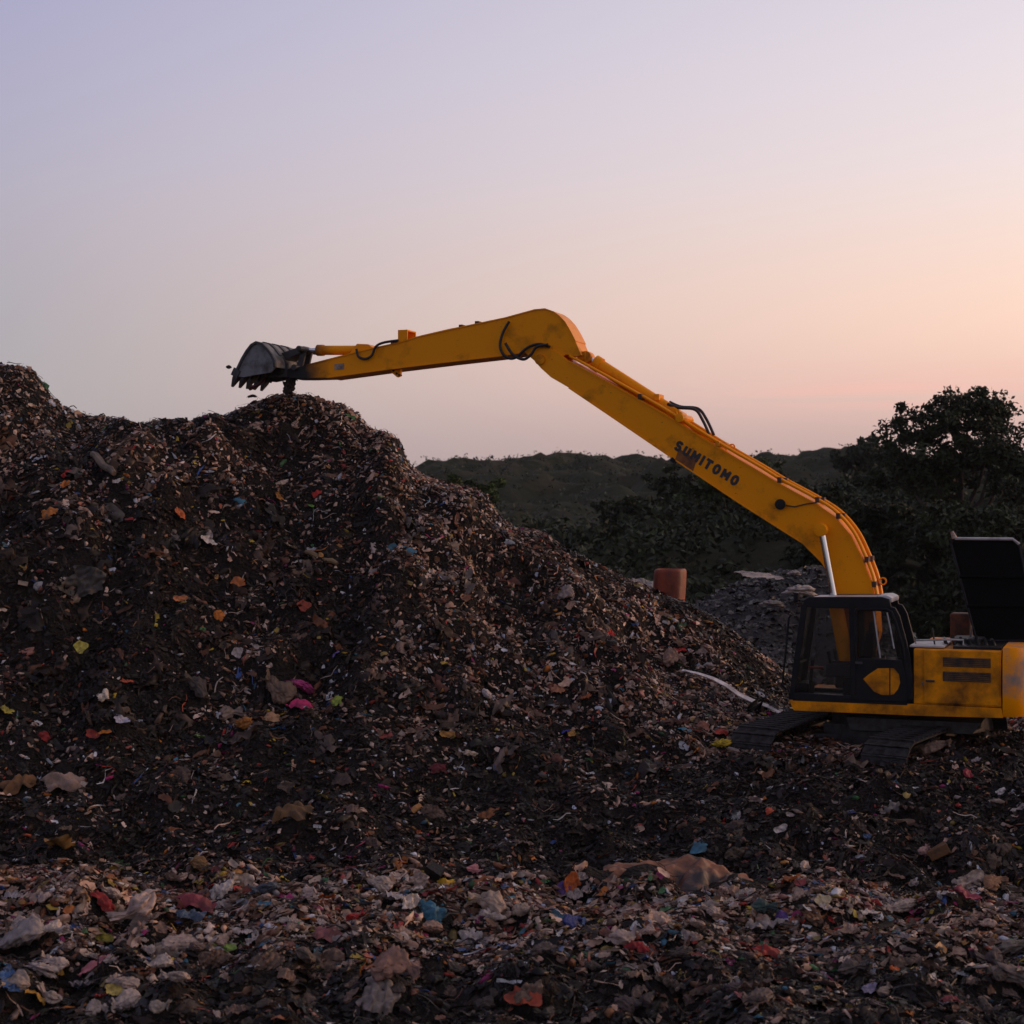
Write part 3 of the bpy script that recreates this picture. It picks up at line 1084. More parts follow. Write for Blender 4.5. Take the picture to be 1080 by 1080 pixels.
# boom cylinders either side of the boom foot
for s in (1, -1):
    yy = s * (BW + .16)
    pbot, ptop = P(894, 704, BW + .16), P(866.5, 559, BW + .16)
    pbot.y = ptop.y = yy
    pm = pbot + (ptop - pbot) * .50
    cylinder('boom_cylinder', pbot, pm, ptop, .125, .062)

# bucket cylinder and linkage
cylinder('bucket_cylinder', P(379, 369.5, 0), P(335, 369.5, 0), P(322, 370, 0), .095, .05, M_arm)
MB().prism(PXZ([(366, 373), (374, 362), (386, 362.5), (394, 368.5), (388, 372), (376, 375)], AW), -.20, .20).build('cylinder_lug', M_arm, arm, bevel=.015)
for s in (1, -1):
    m = MB()
    for (p0, p1, w_) in ((P(324, 369.5), P(319, 391), .10),):
        d = (p1 - p0)
        nn = Vector((-d.z, 0, d.x)).normalized() * w_ * .6
        m.prism([((p0 + nn).x, (p0 + nn).z), ((p1 + nn).x, (p1 + nn).z), ((p1 - nn).x, (p1 - nn).z), ((p0 - nn).x, (p0 - nn).z)], s * .10, s * .16)
    m.build('rocker_link', M_steel, exc, bevel=.01)
p0, p1 = P(323, 369.5), P(300, 379)
d = p1 - p0
nn = Vector((-d.z, 0, d.x)).normalized() * .075
m = MB()
m.prism([((p0 + nn * .9).x, (p0 + nn * .9).z), ((p1 + nn * 1.2).x, (p1 + nn * 1.2).z), ((p1 - nn * 1.2).x, (p1 - nn * 1.2).z), ((p0 - nn * .9).x, (p0 - nn * .9).z)], -.22, .22)
m.build('bucket_link', M_steel, exc, bevel=.02)
for px, py in ((324, 369.5), (300, 379), (304, 393), (319, 389)):
    a = P(px, py)
    MB().tube([(a.x, -.37, a.z), (a.x, .37, a.z)], .06, 14).build('link_pin', M_steel, exc, bevel=.008, smooth=True)

# --- bucket
KW = .66
shell_px = [(247.5, 397), (251, 389.5), (256, 379), (261, 370.5), (266, 364), (271, 361.2), (276.5, 362.6), (282, 368), (287, 374.5), (290, 381), (290.5, 387.5)]
sp = [Vector(q) for q in PXZ(shell_px, KW)]
bm_ = MB()
n = len(sp)
v, f = [], []
for i in range(n):
    t = (sp[min(i + 1, n - 1)] - sp[max(i - 1, 0)]).normalized()
    nn = Vector((-t.y, t.x)) * .022
    for sy in (-1, 1):
        for sn in (-1, 1):
            v.append((sp[i].x + nn.x * sn, sy * KW, sp[i].y + nn.y * sn))
for i in range(n - 1):
    o, p_ = i * 4, i * 4 + 4
    for a_, b_ in ((0, 1), (1, 3), (3, 2), (2, 0)):
        f.append((o + a_, o + b_, p_ + b_, p_ + a_))
f += [(0, 2, 3, 1), (n * 4 - 4, n * 4 - 3, n * 4 - 1, n * 4 - 2)]
bm_.add(v, f)
bucket = bm_.build('bucket', M_bucket, exc, smooth=True)
side_px = shell_px + [(286, 393), (270, 395.5), (257, 398)]
for s in (1, -1):
    MB().prism(PXZ(side_px, KW), s * (KW - .035), s * (KW + .012)).build('side_plate', M_bucket, bucket, bevel=.006)
    strip(shell_px[:2] + [(247, 398.5)][:0], KW, .02, .16, yc=s * (KW + .02)).build('side_cutter', M_steel, bucket)
    strip(shell_px[1:], KW, .03, .05, yc=s * (KW + .018)).build('edge_band', M_steel, bucket)
for k_ in (-.36, 0, .36):                                   # wear straps over the back
    strip(shell_px[2:9], KW, .05, .085, yc=k_).build('wear_strap', M_steel, bucket)
for s in (1, -1):                                           # ears to the pins
    MB().prism(PXZ([(283, 366), (298, 369), (311, 385), (310, 399), (292, 399.5), (284, 392)], 0), s * .24, s * .30).build('ear', M_steel, bucket, bevel=.008)
lip = P(248, 396.5, KW)
td = Vector((P(244.5, 404, KW).x - lip.x, 0, P(244.5, 404, KW).z - lip.z)).normalized()
tn = Vector((-td.z, 0, td.x))
for k_ in range(5):
    yy = -KW + .08 + k_ * (2 * KW - .16) / 4
    base = Vector((lip.x, yy, lip.z))
    m = MB()
    v = []
    for (s_, w_, h_) in ((-.12, .075, .065), (.06, .07, .055), (.24, .035, .014)):
        for sy in (-1, 1):
            for sn in (-1, 1):
                v.append(base + td * s_ + Vector((0, sy * w_, 0)) + tn * sn * h_)
    f = []
    for i in range(2):
        o = i * 4
        for a_, b_ in ((0, 1), (1, 3), (3, 2), (2, 0)):
            f.append((o + a_, o + b_, o + 4 + b_, o + 4 + a_))
    f += [(0, 2, 3, 1), (8, 9, 11, 10)]
    m.add(v, f).build('tooth', M_steel, bucket, bevel=.008)

# --- upper structure
SD = 1.36                        # near side of the machine
ydeck = [(832, 738.5), (980, 743), (1056, 747)]
fx = P(832, 740, SD).x
skirt = PXZ([(832, 738.5), (963, 742.5), (1056, 747), (1058, 757.5), (980, 755.5), (872, 751), (837, 749.5)], SD)
platform = MB().prism(skirt, -SD, SD).build('platform', M_body, exc, bevel=.012)
MB().prism(PXZ([(900, 750), (1040, 756), (1030, 768), (905, 764)], 0), -.85, .85).build('swing_frame', M_steel, platform, bevel=.01)
a = P(928, 752, 0)
MB().tube([(0, 0, a.z - .35), (0, 0, a.z + .02)], .72, 28).build('slew_ring', M_steel, platform, smooth=True)

zt = P(1000, 684, SD).z
zb = P(1000, 744, SD).z
xa, xb = P(963.5, 700, SD).x, P(1056, 700, SD).x
body = MB().box(((xa + xb) / 2, 0, (zt + zb) / 2 - .01), (xa - xb, 2 * SD - .02, zt - zb - .02)).build('engine_housing', M_body, exc, bevel=.02)
for s in (1, -1):
    xd0, xd1 = P(974.5, 700, SD).x, P(1054, 700, SD).x
    zz0, zz1 = zb + .03, zt - .035
    door = MB().box(((xd0 + xd1) / 2, s * (SD - .002), (zz0 + zz1) / 2), (xd0 - xd1, .03, zz1 - zz0)).build('side_door', M_body, exc, bevel=.008)
    for (py0, py1) in ((693, 704.5), (708, 720)):
        p0, p1 = P(994.5, py0, SD), P(1045, py1, SD)
        zc_, hz = (p0.z + p1.z) / 2, (p0.z - p1.z)
        lv = MB()
        lv.box(((p0.x + p1.x) / 2, s * (SD + .014), zc_), (p0.x - p1.x, .008, hz))
        for k_ in range(5):
            z_ = zc_ - hz / 2 + hz * (k_ + .5) / 5
            lv.box(((p0.x + p1.x) / 2, s * (SD + .022), z_), (p0.x - p1.x - .03, .012, hz * .10), Matrix.Rotation(R(35) * s, 3, 'X'))
        lv.build('louvre', M_louvre, door)
    a = P(978, 718, SD)
    MB().box((a.x - .05, s * (SD + .022), a.z), (.14, .025, .035)).build('door_latch', M_steel, door, bevel=.006)
    a = P(973.5, 721, SD)
    MB().box((a.x, s * (SD + .006), a.z), (.04, .03, .05)).build('hinge', M_greyw, door, bevel=.005)

# counterweight: rounded block at the rear
xr = -2.86
cw = MB()
prof = []
x_s, a_ = xb - .02, xb - .02 - xr
for i in range(25):
    t = -math.pi / 2 + math.pi * i / 24
    ct, st = math.cos(t), math.sin(t)
    prof.append((x_s - a_ * max(ct, 0) ** (2 / 2.3), SD * math.copysign(abs(st) ** (2 / 2.3), st)))
zlo, zhi = P(1056, 758, SD).z + .02, zt + .03
lev = [(zlo, .90), (zlo + .10, .985), (zlo + .35, 1.), (zhi - .22, 1.), (zhi - .06, .97), (zhi, .90)]
v, f = [], []
xm = x_s
for z_, s_ in lev:
    for x_, y_ in prof:
        v.append((xm + (x_ - xm) * s_ if x_ < xm else x_, y_ * (s_ if s_ > .96 else s_ + .05), z_))
np_ = len(prof)
for i in range(len(lev) - 1):
    for k_ in range(np_):
        k2 = (k_ + 1) % np_
        f.append((i * np_ + k_, i * np_ + k2, (i + 1) * np_ + k2, (i + 1) * np_ + k_))
f += [tuple(range(np_)), tuple((len(lev) - 1) * np_ + k_ for k_ in range(np_))]
cwo = cw.add(v, f).build('counterweight', M_cw, exc, smooth=True)
# deck: walkway plates, handrails, open engine bay
dk = MB()
dk.box(((xa + xb) / 2 + .5, .55, zt + .012), ((xa - xb) * .40, 1.4, .03))
dk.build('deck_plate', M_roofgrey, body, bevel=.006)
MB().box(((xa + xb) / 2 - .30, .2, zt + .0), ((xa - xb) * .55, 1.9, .05)).build('engine_bay_rim', M_black, body, bevel=.01)
for i in range(7):
    x_ = xb + .15 + i * .13
    MB().tube([(x_, .75, zt + .02), (x_ + .03, .78, zt + .10 + .03 * (i % 3)), (x_ + .08, .35, zt + .09)], .03, 7).build('engine_hose', M_rubber, body, smooth=True)
MB().box((xb + .62, .1, zt + .05), (.5, .7, .12)).build('engine_block', M_steel, body, bevel=.03)
q = [P(966, 681, .9), P(966, 675.5, .9), P(1000, 674.5, .9), P(1016, 675, .9), P(1016, 682, .9)]
MB().tube(q, .018, 8).build('handrail', M_roofgrey, body, smooth=True)
a = P(986, 676, .9)
MB().tube([(a.x, .9, zt), (a.x + .04, .9, zt + .30)], .015, 6).build('deck_prop', M_steel, body)
# open hood standing up behind the engine bay, dark inside facing the camera
HC = -.55
hp = [P(1003, 573, HC), P(1007, 568, HC), P(1068, 568.5, HC), P(1075, 574, HC), P(1095, 676, HC + .5), P(1030, 676, HC + .5)]
m = MB()
th_ = .05
hv = [Vector(q) for q in hp]
nrm = (hv[2] - hv[0]).cross(hv[4] - hv[0]).normalized()
if nrm.y < 0: nrm = -nrm
m.add([q for q in hv] + [q - nrm * th_ for q in hv],
      [tuple(range(6)), tuple(range(11, 5, -1))] + [((i + 1) % 6, i, i + 6, (i + 1) % 6 + 6) for i in range(6)])
hood = m.build('open_hood', M_hood, exc, bevel=.01)
m = MB()
ctr = sum(hv, Vector()) / 6
for i in range(6):
    p0, p1 = hv[i], hv[(i + 1) % 6]
    m.tube([p0 + nrm * .0, p1 + nrm * .0], .022, 6)
m.build('hood_rim', M_black, hood, smooth=True)
MB().tube([hv[1], hv[2], hv[3]], .026, 8).build('hood_lip_highlight', M_roofgrey, hood, smooth=True)  # pale tube along the top edge, a highlight put into the colour
for t in (.35, .65):
    p0, p1 = hv[0].lerp(hv[5], t), hv[3].lerp(hv[4], t)
    MB().tube([p0 + nrm * .02, p1 + nrm * .02], .03, 6).build('hood_stiffener', M_hood, hood)
MB().tube([hv[1] + nrm * .02, hv[1] + nrm * .02 + Vector((.05, .0, .12))], [.05, .03], 8).build('hood_catch', M_greyw, hood)
MB().tube([hv[5].lerp(hv[0], .15), Vector((hv[5].x + .1, .3, zt))], .018, 6).build('gas_strut', M_steel, hood)
a0, a1 = P(1003, 646, -.9), P(1025, 675, -.9)
MB().box(((a0.x + a1.x) / 2, -.9, (a0.z + a1.z) / 2 - .1), (a0.x - a1.x, .4, a0.z - a1.z + .2)).build('air_cleaner', M_rust, exc, bevel=.05, seg=3)
# right-hand tool box and fuel tank in front of the housing, far side
MB().box(((xa + fx) / 2 - .1, -.95, (zt + zb) / 2 - .25), (fx - xa - .7, .7, zt - zb - .5)).build('fuel_tank', M_black, exc, bevel=.04)

# --- cab
CI = .36                         # inner side of the cab
cab = MB().prism(PXZ([(836, 735), (957, 740), (957, 744), (836, 739)], SD + .005), CI, SD + .004).build('cab', M_black, exc, bevel=.01)


def bar(name, pts, c, rad, mat=M_black, parent=cab, seg=8):
    q = [P(x, y, c) for x, y in pts]
    return MB().tube(q, rad, seg).build(name, mat, parent, smooth=True)


def shift(pts, c, to):
    q = [P(x, y, c) for x, y in pts]
    for k_ in q: k_.y = to
    return q


def polybar(name, pts, c, y0, y1, mat=M_black, parent=cab, bevel=.012):
    return MB().prism(PXZ(pts, c), y0, y1).build(name, mat, parent, bevel=bevel)


CS = SD + .005
apil = [(845, 637), (851.5, 637), (837.5, 738), (831.5, 738)]
bpil = [(895, 638), (902, 638), (903, 740), (897.5, 740)]
cpil = [(936, 639), (944, 641), (949, 650), (956, 676), (961, 700), (963, 718), (962.5, 742), (955, 742), (956, 718), (953, 700), (948.5, 678), (942, 653), (938, 645)]
roof = [(846, 639.5), (848, 632.5), (853, 629.6), (930, 629.6), (938, 632), (940, 641), (934, 642), (860, 641.5)]
for c in (CS, CI):
    y0, y1 = (c - .07, c) if c == CS else (c, c + .07)
    polybar('front_pillar', apil, CS, y0, y1)
    polybar('middle_pillar', bpil, CS, y0, y1)
    polybar('rear_pillar', cpil, CS, y0, y1)
    polybar('sill', [(831.5, 730), (897, 734), (962.5, 737), (962.5, 742), (831.5, 738)], CS, y0, y1)
    polybar('roof_rail', roof, CS, y0, y1)
polybar('roof', [(850, 635), (851.5, 631.5), (855, 630.2), (930, 630), (936, 633), (936, 636)], CS, CI + .072, CS - .072, M_roofgrey)
polybar('roof_hatch', [(922, 631.5), (923.5, 628.4), (934, 628), (940, 631), (940, 636), (922, 636)], CS, CI + .02, CS - .10, M_roofgrey, bevel=.03)
polybar('rear_wall', [(943, 660), (948.5, 678), (953, 700), (956, 718), (955, 741), (949, 741), (950, 718), (947, 700), (943, 680)], CS, CI + .07, CS - .07)
# door: lower panel with its yellow inset, frame, handle
door = polybar('door', [(903, 694), (951.5, 696), (957, 718), (956.5, 740.5), (903, 739)], CS, CS - .06, CS + .012)
polybar('door_inset', [(910.5, 716), (916, 711.5), (926, 704.8), (938, 704.6), (938, 733), (930, 732.8), (922, 729.5)], CS, CS, CS + .018, M_body, cab, .004)
polybar('door_inset', [(939.3, 704.6), (943, 704.8), (948, 711), (949.5, 720), (947, 727), (943, 732), (939.3, 733)], CS, CS, CS + .018, M_body, cab, .004)
bar('door_frame', [(903, 694), (902.5, 645), (904, 642.5), (935, 643), (940, 645.5), (944, 655), (951.5, 680), (954.5, 696)], CS + .01, .028, M_black, cab)
bar('window_slide', [(921.5, 644), (925, 670), (928.5, 694)], CS - .03, .014, M_roofgrey, cab)
bar('grab_handle', [(935.5, 646), (939, 662), (943, 684)], CS + .045, .012, M_roofgrey, cab)
a = P(906, 699, CS)
MB().box((a.x, CS + .02, a.z), (.12, .03, .04)).build('door_handle', M_steel, cab, bevel=.006)
# glazing
polybar('side_pane', [(851, 641), (895, 641), (896.5, 733), (839, 731)], CS, CS - .04, CS - .034, M_glass, cab, 0)
polybar('door_pane', [(903.5, 644), (936, 644.5), (942, 652), (953, 694), (904, 693)], CS, CS - .05, CS - .044, M_glass2, cab, 0)
polybar('side_pane', [(851, 641), (936, 641), (942, 653), (953, 700), (950, 737), (839, 731)], CS, CI + .02, CI + .026, M_glass, cab, 0)
p0, p1 = P(848, 640, CS), P(834.5, 735, CS)
m = MB()
m.add([(p0.x, CI + .06, p0.z), (p0.x, CS - .06, p0.z), (p1.x, CS - .06, p1.z), (p1.x, CI + .06, p1.z),
       (p0.x + .006, CI + .06, p0.z), (p0.x + .006, CS - .06, p0.z), (p1.x + .006, CS - .06, p1.z), (p1.x + .006, CI + .06, p1.z)],
      [(0, 1, 2, 3), (7, 6, 5, 4), (0, 4, 5, 1), (1, 5, 6, 2), (2, 6, 7, 3), (3, 7, 4, 0)])
m.build('windscreen', M_glass, cab)
p2 = p0.lerp(p1, .64)
MB().tube([(p2.x, CI + .05, p2.z), (p2.x, CS - .05, p2.z)], .02, 6).build('windscreen_rail', M_black, cab)
MB().tube([(p1.x + .05, .8, p1.z + .1), (p2.x + .04, .75, p2.z + .3), (p0.x + .04, .7, p0.z - .35)], .012, 6).build('wiper', M_black, cab)
# grab rail and mirror in front of the cab
q = [P(834.5, 648, CS - .1), P(832, 652, CS - .1), P(828.5, 690, CS - .1), P(825, 722, CS - .1), P(829, 728, CS - .1)]
MB().tube(q, .018, 7).build('front_rail', M_black, cab, smooth=True)
a = P(844, 628, CI)
MB().box((a.x + .06, CI, a.z - .03), (.07, .2, .17)).build('mirror', M_black, cab, bevel=.02)
MB().tube([(a.x + .06, CI, a.z - .08), (p0.x, CI, p0.z)], .014, 6).build('mirror_arm', M_black, cab)
# inside: seat, consoles, levers
sx = P(900, 700, .85).x
zf = P(860, 737, CS).z
seat = MB()
seat.box((sx, .86, zf + .42), (.52, .50, .14))
seat.box((sx - .28, .86, zf + .78), (.16, .48, .75), Matrix.Rotation(R(-8), 3, 'Y'))
seat.box((sx - .33, .86, zf + 1.22), (.10, .28, .20))
seat.box((sx - .05, .86, zf + .18), (.4, .4, .34))
seat.build('seat', M_seat, cab, bevel=.04)
for yy in (.56, 1.16):
    MB().box((sx + .14, yy, zf + .48), (.55, .16, .22)).build('console', M_seat, cab, bevel=.03)
    MB().tube([(sx + .33, yy, zf + .55), (sx + .38, yy, zf + .80)], [.018, .03], 8).build('joystick', M_black, cab, smooth=True)
MB().tube([(sx + .75, .78, zf), (sx + .70, .78, zf + .62)], .018, 6).build('travel_lever', M_black, cab)
MB().tube([(sx + .75, .94, zf), (sx + .70, .94, zf + .62)], .018, 6).build('travel_lever', M_black, cab)
a, b_ = P(853, 704, CS - .25), P(868, 704, CS - .25)
MB().tube([a, b_], .022, 6).build('red_lock_lever', M_red, cab)
MB().box((P(850, 728, .8).x, .8, zf + .12), (.2, .6, .22)).build('monitor_stand', M_black, cab, bevel=.03)

# --- crawler tracks
BETA = R(36)
rel = (-math.pi / 2 - BETA) - (math.pi - TH)
U_LOC, U_ROT = (0, 0, -.16), (0, R(2.0), rel)
TW, TR, TL = .78, .44, 1.95      # shoe width, end radius, half distance between wheel centres
m = MB()
m.box((0, 0, .62), (1.3, 1.3, .5))
for s in (1, -1):
    m.box((.6, s * .8, .55), (.35, 1.1, .28), Matrix.Rotation(R(-18) * s, 3, 'Z'))
    m.box((-.6, s * .8, .55), (.35, 1.1, .28), Matrix.Rotation(R(18) * s, 3, 'Z'))
m.build('centre_frame', M_steel, exc, bevel=.02, loc=U_LOC, rot=U_ROT)
sh = MB()
sh.box((0, 0, 0), (.188, TW, .028))
for k_ in (-.075,):
    sh.box((k_, 0, .03), (.026, TW - .01, .045))
shoe_me = sh.mesh('shoe')
shoe_me.materials.append(M_track)


def loop_pts(pitch=.19):
    per = 4 * TL + 2 * math.pi * TR
    n_ = int(per / pitch)
    out = []
    for i in range(n_):
        s_ = per * i / n_
        if s_ < 2 * TL:
            out.append((-TL + s_, 2 * TR, 0.))
        elif s_ < 2 * TL + math.pi * TR:
            t_ = (s_ - 2 * TL) / TR
            out.append((TL + TR * math.sin(t_), TR + TR * math.cos(t_), t_))
        elif s_ < 4 * TL + math.pi * TR:
            out.append((TL - (s_ - 2 * TL - math.pi * TR), 0., math.pi))
        else:
            t_ = (s_ - 4 * TL - math.pi * TR) / TR
            out.append((-TL - TR * math.sin(t_), TR - TR * math.cos(t_), math.pi + t_))
    return out


wheel = MB().tube([(0, -.16, 0), (0, .16, 0)], TR - .07, 22).mesh('wheel', .02, 2, True)
wheel.materials.append(M_track)
roller = MB().tube([(0, -.2, 0), (0, .2, 0)], .13, 14).mesh('roller', .015, 2, True)
roller.materials.append(M_track)
for s in (1, -1):
    tk = MB()
    tk.box((0, s * 1.2, TR + .02), (2 * TL - .5, .36, .30))
    tk.box((0, s * 1.2, TR + .22), (2 * TL - .9, .22, .12))
    trk = tk.build('track', M_track, exc, bevel=.03, loc=U_LOC, rot=U_ROT)
    for (x_, z_, t_) in loop_pts():
        o = obj('shoe', shoe_me, None, trk, (x_, s * 1.2, z_ + 0.02), (0, t_, 0))
    obj('idler_wheel', wheel, None, trk, (TL, s * 1.2, TR))
    obj('drive_sprocket', wheel, None, trk, (-TL, s * 1.2, TR))
    for k_ in range(7):
        obj('roller', roller, None, trk, (-TL + .5 + k_ * (2 * TL - 1) / 6, s * 1.2, .15))
    for k_ in (-.7, .7):
        obj('roller', roller, None, trk, (k_, s * 1.2, 2 * TR - .14))
    obj('track_chain', MB().tube([(x_, s * 1.2, z_ * .93 + .03) for x_, z_, t_ in loop_pts(.4)] + [(-TL, s * 1.2, 2 * TR * .93 + .03)], .075, 6).mesh('track_chain'), M_track, trk)

# debris caught on the bucket and falling
ra = np.random.default_rng(21)


def to_world(p):
    return Vector((C2.x + F2.x * p.x + L2.x * p.y, C2.y + F2.y * p.x + L2.y * p.y, p.z))


LUMP_HI, LUMP_F = lumps(10, 32, 22, 33, .42)
M_debris, _nt, _b = principled('wet_debris', (.03, .02, .015), .8)
noise_mix(_nt, _b, (.02, .014, .011), (.06, .03, .02), 14, .4, .62)
bump(_nt, _b, 22, .8, .03)
vv, ff = [], []
for i, (px, py, s_, e_) in enumerate(((308, 397, .16, 1.5), (307.5, 401, .18, 1.6), (306.5, 405, .17, 1.6), (304.5, 409, .15, 1.5), (302.5, 413, .11, 1.5))):
    c_ = to_world(P(px, py, .1))
    p_ = LUMP_HI[i][:, [0, 2, 1]] * np.array([s_, s_ * 1.2, s_ * 1.4 * e_]) + np.array(c_)
    ff.append(LUMP_F + sum(len(q) for q in vv)); vv.append(p_)
o = obj('debris_clump', np_mesh('debris_clump', np.concatenate(vv), np.concatenate(ff)), M_debris)
tag(o, 'dark clump of debris hanging under the arm tip above the heap', 'debris')
M_scrap, _nt, _b = principled('dark_red_scrap', (.10, .018, .018), .7)
m = MB()
q = [to_world(P(x, y, -.2)) for x, y in ((280, 398), (277.5, 402), (274, 405.5), (269, 407.5), (263, 409.5))]
m.tube(q, [.015, .02, .025, .04, .055], 6)
tag(m.build('red_scrap', M_scrap, None, smooth=True), 'dark red scrap dangling from the bucket teeth', 'scrap')
for (px, py, s_, lab) in ((241.3, 387, .075, 'small dark scrap in mid air left of the bucket'), (266.3, 417.5, .08, 'small dark scrap falling below the bucket teeth')):
    c_ = to_world(P(px, py, 0))
    o = obj('falling_scrap', np_mesh('falling_scrap', LUMP_HI[7 if s_ < .08 else 6] * s_ * 1.5, LUMP_F), M_debris, None, c_)
    tag(o, lab, 'scrap', 'scraps falling from the bucket')

# ------------------------------------------------------------------ individual pieces of rubbish
SHEET_HI, SHEET_HF = sheets(14, 24, .75, 51, folds=11)
WRAP_HI, WRAP_HF = sheets(8, 14, .5, 52, folds=6)


def bag_proto(seed, n=44, m=30):
    """slack plastic bag lying on its side: creased body, gathered neck, torn flared mouth"""
    r = np.random.default_rng(seed)
    th = np.linspace(0, 2 * np.pi, n, endpoint=False)
    t = np.linspace(0, 1, m)
    neck = r.uniform(.60, .85)
    prof = np.interp(t, [0, .05, .22, .45, neck - .08, neck, neck + .06, 1], [.03, .22, .36, .34, .22, .10, .13, .26])
    T, U = np.meshgrid(th, t)
    d = np.stack([np.cos(T), np.sin(T), (U - .5) * 2.2], -1)
    w = prof[:, None] * (1 + .18 * np.sin(2 * T + r.uniform(0, 6) + U * 3) + .10 * np.sin(3 * T + r.uniform(0, 6) - U * 4))
    w = w * (1 + crumple(d, r, .55, 14, 5.5) + r.normal(0, .012, T.shape))
    x = (U - .45) + .05 * np.sin(2 * T + r.uniform(0, 6)) + .35 * crumple(d, r, .3, 6, 4)
    y = w * np.cos(T) + .16 * np.sin(U * 3.5 + r.uniform(0, 6))
    z = w * np.sin(T) * .48 + .05 * np.sin(U * 4 + r.uniform(0, 6)) + .18 * np.clip(U - neck, 0, 1)
    out = np.stack([x, y, z], -1)
    f = []
    for i in range(m - 1):
        for k_ in range(n):
            f.append((i * n + k_, (i + 1) * n + k_, (i + 1) * n + (k_ + 1) % n, i * n + (k_ + 1) % n))
    return out.reshape(-1, 3), np.array(f)


def cloth_proto(seed, nx=30, ny=20, asp=.6):
    """cloth thrown down in soft folds"""
    r = np.random.default_rng(seed)
    X, Y = np.meshgrid(np.linspace(-.5, .5, nx), np.linspace(-.5, .5, ny))
    edge = 1 + .12 * np.sin(5 * np.arctan2(Y, X) + r.uniform(0, 6)) + .08 * np.sin(8 * np.arctan2(Y, X) + r.uniform(0, 6))
    x, y = X * edge, Y * edge * asp
    rr = np.hypot(X, Y)
    z = .26 * np.clip(1 - (rr / .55) ** 2, 0, 1) ** .8
    for k_ in range(5):
        a = r.uniform(-.7, .7)
        s_ = y * math.cos(a) + x * math.sin(a)
        z = z + .05 / (1 + .3 * k_) * np.sin(s_ * r.uniform(14, 30) + 2 * np.sin(x * 5 + r.uniform(0, 6)) + r.uniform(0, 6))
    z += r.normal(0, .006, z.shape)
    return np.stack([x, y, z], -1).reshape(-1, 3), grid_faces(nx, ny)


def lathe_proto(profile, n=16):
    v, f = [], []
    for (x, rad) in profile:
        for k_ in range(n):
            t = 2 * math.pi * k_ / n
            v.append((x, rad * math.cos(t), rad * math.sin(t)))
    for i in range(len(profile) - 1):
        for k_ in range(n):
            f.append((i * n + k_, (i + 1) * n + k_, (i + 1) * n + (k_ + 1) % n, i * n + (k_ + 1) % n))
    return np.array(v), np.array(f)


def carton_proto(seed):
    r = np.random.default_rng(seed)
    m = MB()
    m.box((0, 0, 0), (.9, .62, .42))
    me = m.mesh('c', .02, 1)
    v = np.array([q.co[:] for q in me.vertices])
    v += r.normal(0, .02, v.shape)
    v[:, 2] += .12 * v[:, 0] * v[:, 1]
    return v, [tuple(p.vertices) for p in me.polygons]


PROTO = {}


def proto_mesh(kind, i):
    key = (kind, i)
    if key in PROTO: return PROTO[key]
    nm = {'bag': 'plastic_bag', 'film': 'plastic_film', 'wrapper': 'wrapper', 'cloth': 'cloth_rag', 'bottle': 'plastic_bottle',
          'box': 'carton', 'lump': 'rubbish_sack'}[kind]
    if kind == 'bag': v, f = bag_proto(100 + i)
    elif kind == 'film': v, f = SHEET_HI[i % 14], SHEET_HF
    elif kind == 'wrapper': v, f = WRAP_HI[i % 8], WRAP_HF
    elif kind == 'cloth': v, f = cloth_proto(200 + i)
    elif kind == 'lump': v, f = LUMP_HI[i % 10] * 1.15, LUMP_F
    elif kind == 'bottle':
        v, f = lathe_proto([(-.5, .01), (-.5, .15), (-.46, .17), (-.2, .155), (.0, .17), (.2, .16), (.32, .10), (.38, .055), (.5, .055), (.5, .01)])
    elif kind == 'box':
        v, f = carton_proto(300 + i)
        me = bpy.data.meshes.new(nm)
        me.from_pydata([tuple(q) for q in v], [], f)
        PROTO[key] = me
        return me
    me = np_mesh(nm, np.asarray(v), np.asarray(f))
    PROTO[key] = me
    return me


ITEM_MATS = {}


def item_mat(col, gloss=False):
    key = (tuple(round(c, 3) for c in col), gloss)
    if key in ITEM_MATS: return ITEM_MATS[key]
    col = tuple(float(c * w_) for c, w_ in zip(col, (1.02, .90, .80)))
    m, nt, b_ = principled('rubbish_%d' % len(ITEM_MATS), col, .35 if gloss else .6, 0, .3)
    dark = tuple(c * .3 + .012 for c in col)
    noise_mix(nt, b_, col, dark, 3.2, .42, .70, 6)
    bump(nt, b_, 7, .35, .05)
    ITEM_MATS[key] = m
    return m


NAMES = {'bag': 'plastic_bag', 'film': 'plastic_film', 'wrapper': 'wrapper', 'cloth': 'cloth_rag', 'bottle': 'plastic_bottle',
         'box': 'carton', 'lump': 'rubbish_sack'}
CATS = {'bag': 'plastic bag', 'film': 'plastic film', 'wrapper': 'wrapper', 'cloth': 'cloth', 'bottle': 'bottle', 'box': 'carton', 'lump': 'rubbish sack'}
_cnt = {}
ANCHORS = []     # (px, py, short description) of pieces with a look of their own
USED = set()


def short(lab):
    for w in (' in ', ' at ', ' on ', ' above', ' below', ' beside', ' left of', ' right of', ' between', ' behind', ' near', ' under', ' with ',
              ' standing', ' lying', ' sticking', ' half', ' next', ' across', ' along', ' touching', ' squashed', ' just', ' low ', ' high ', ' glinting',
              ' heaped', ' spread', ' packed', ' beneath'):
        i = lab.find(w)
        if i > 0: lab = lab[:i]
    return lab


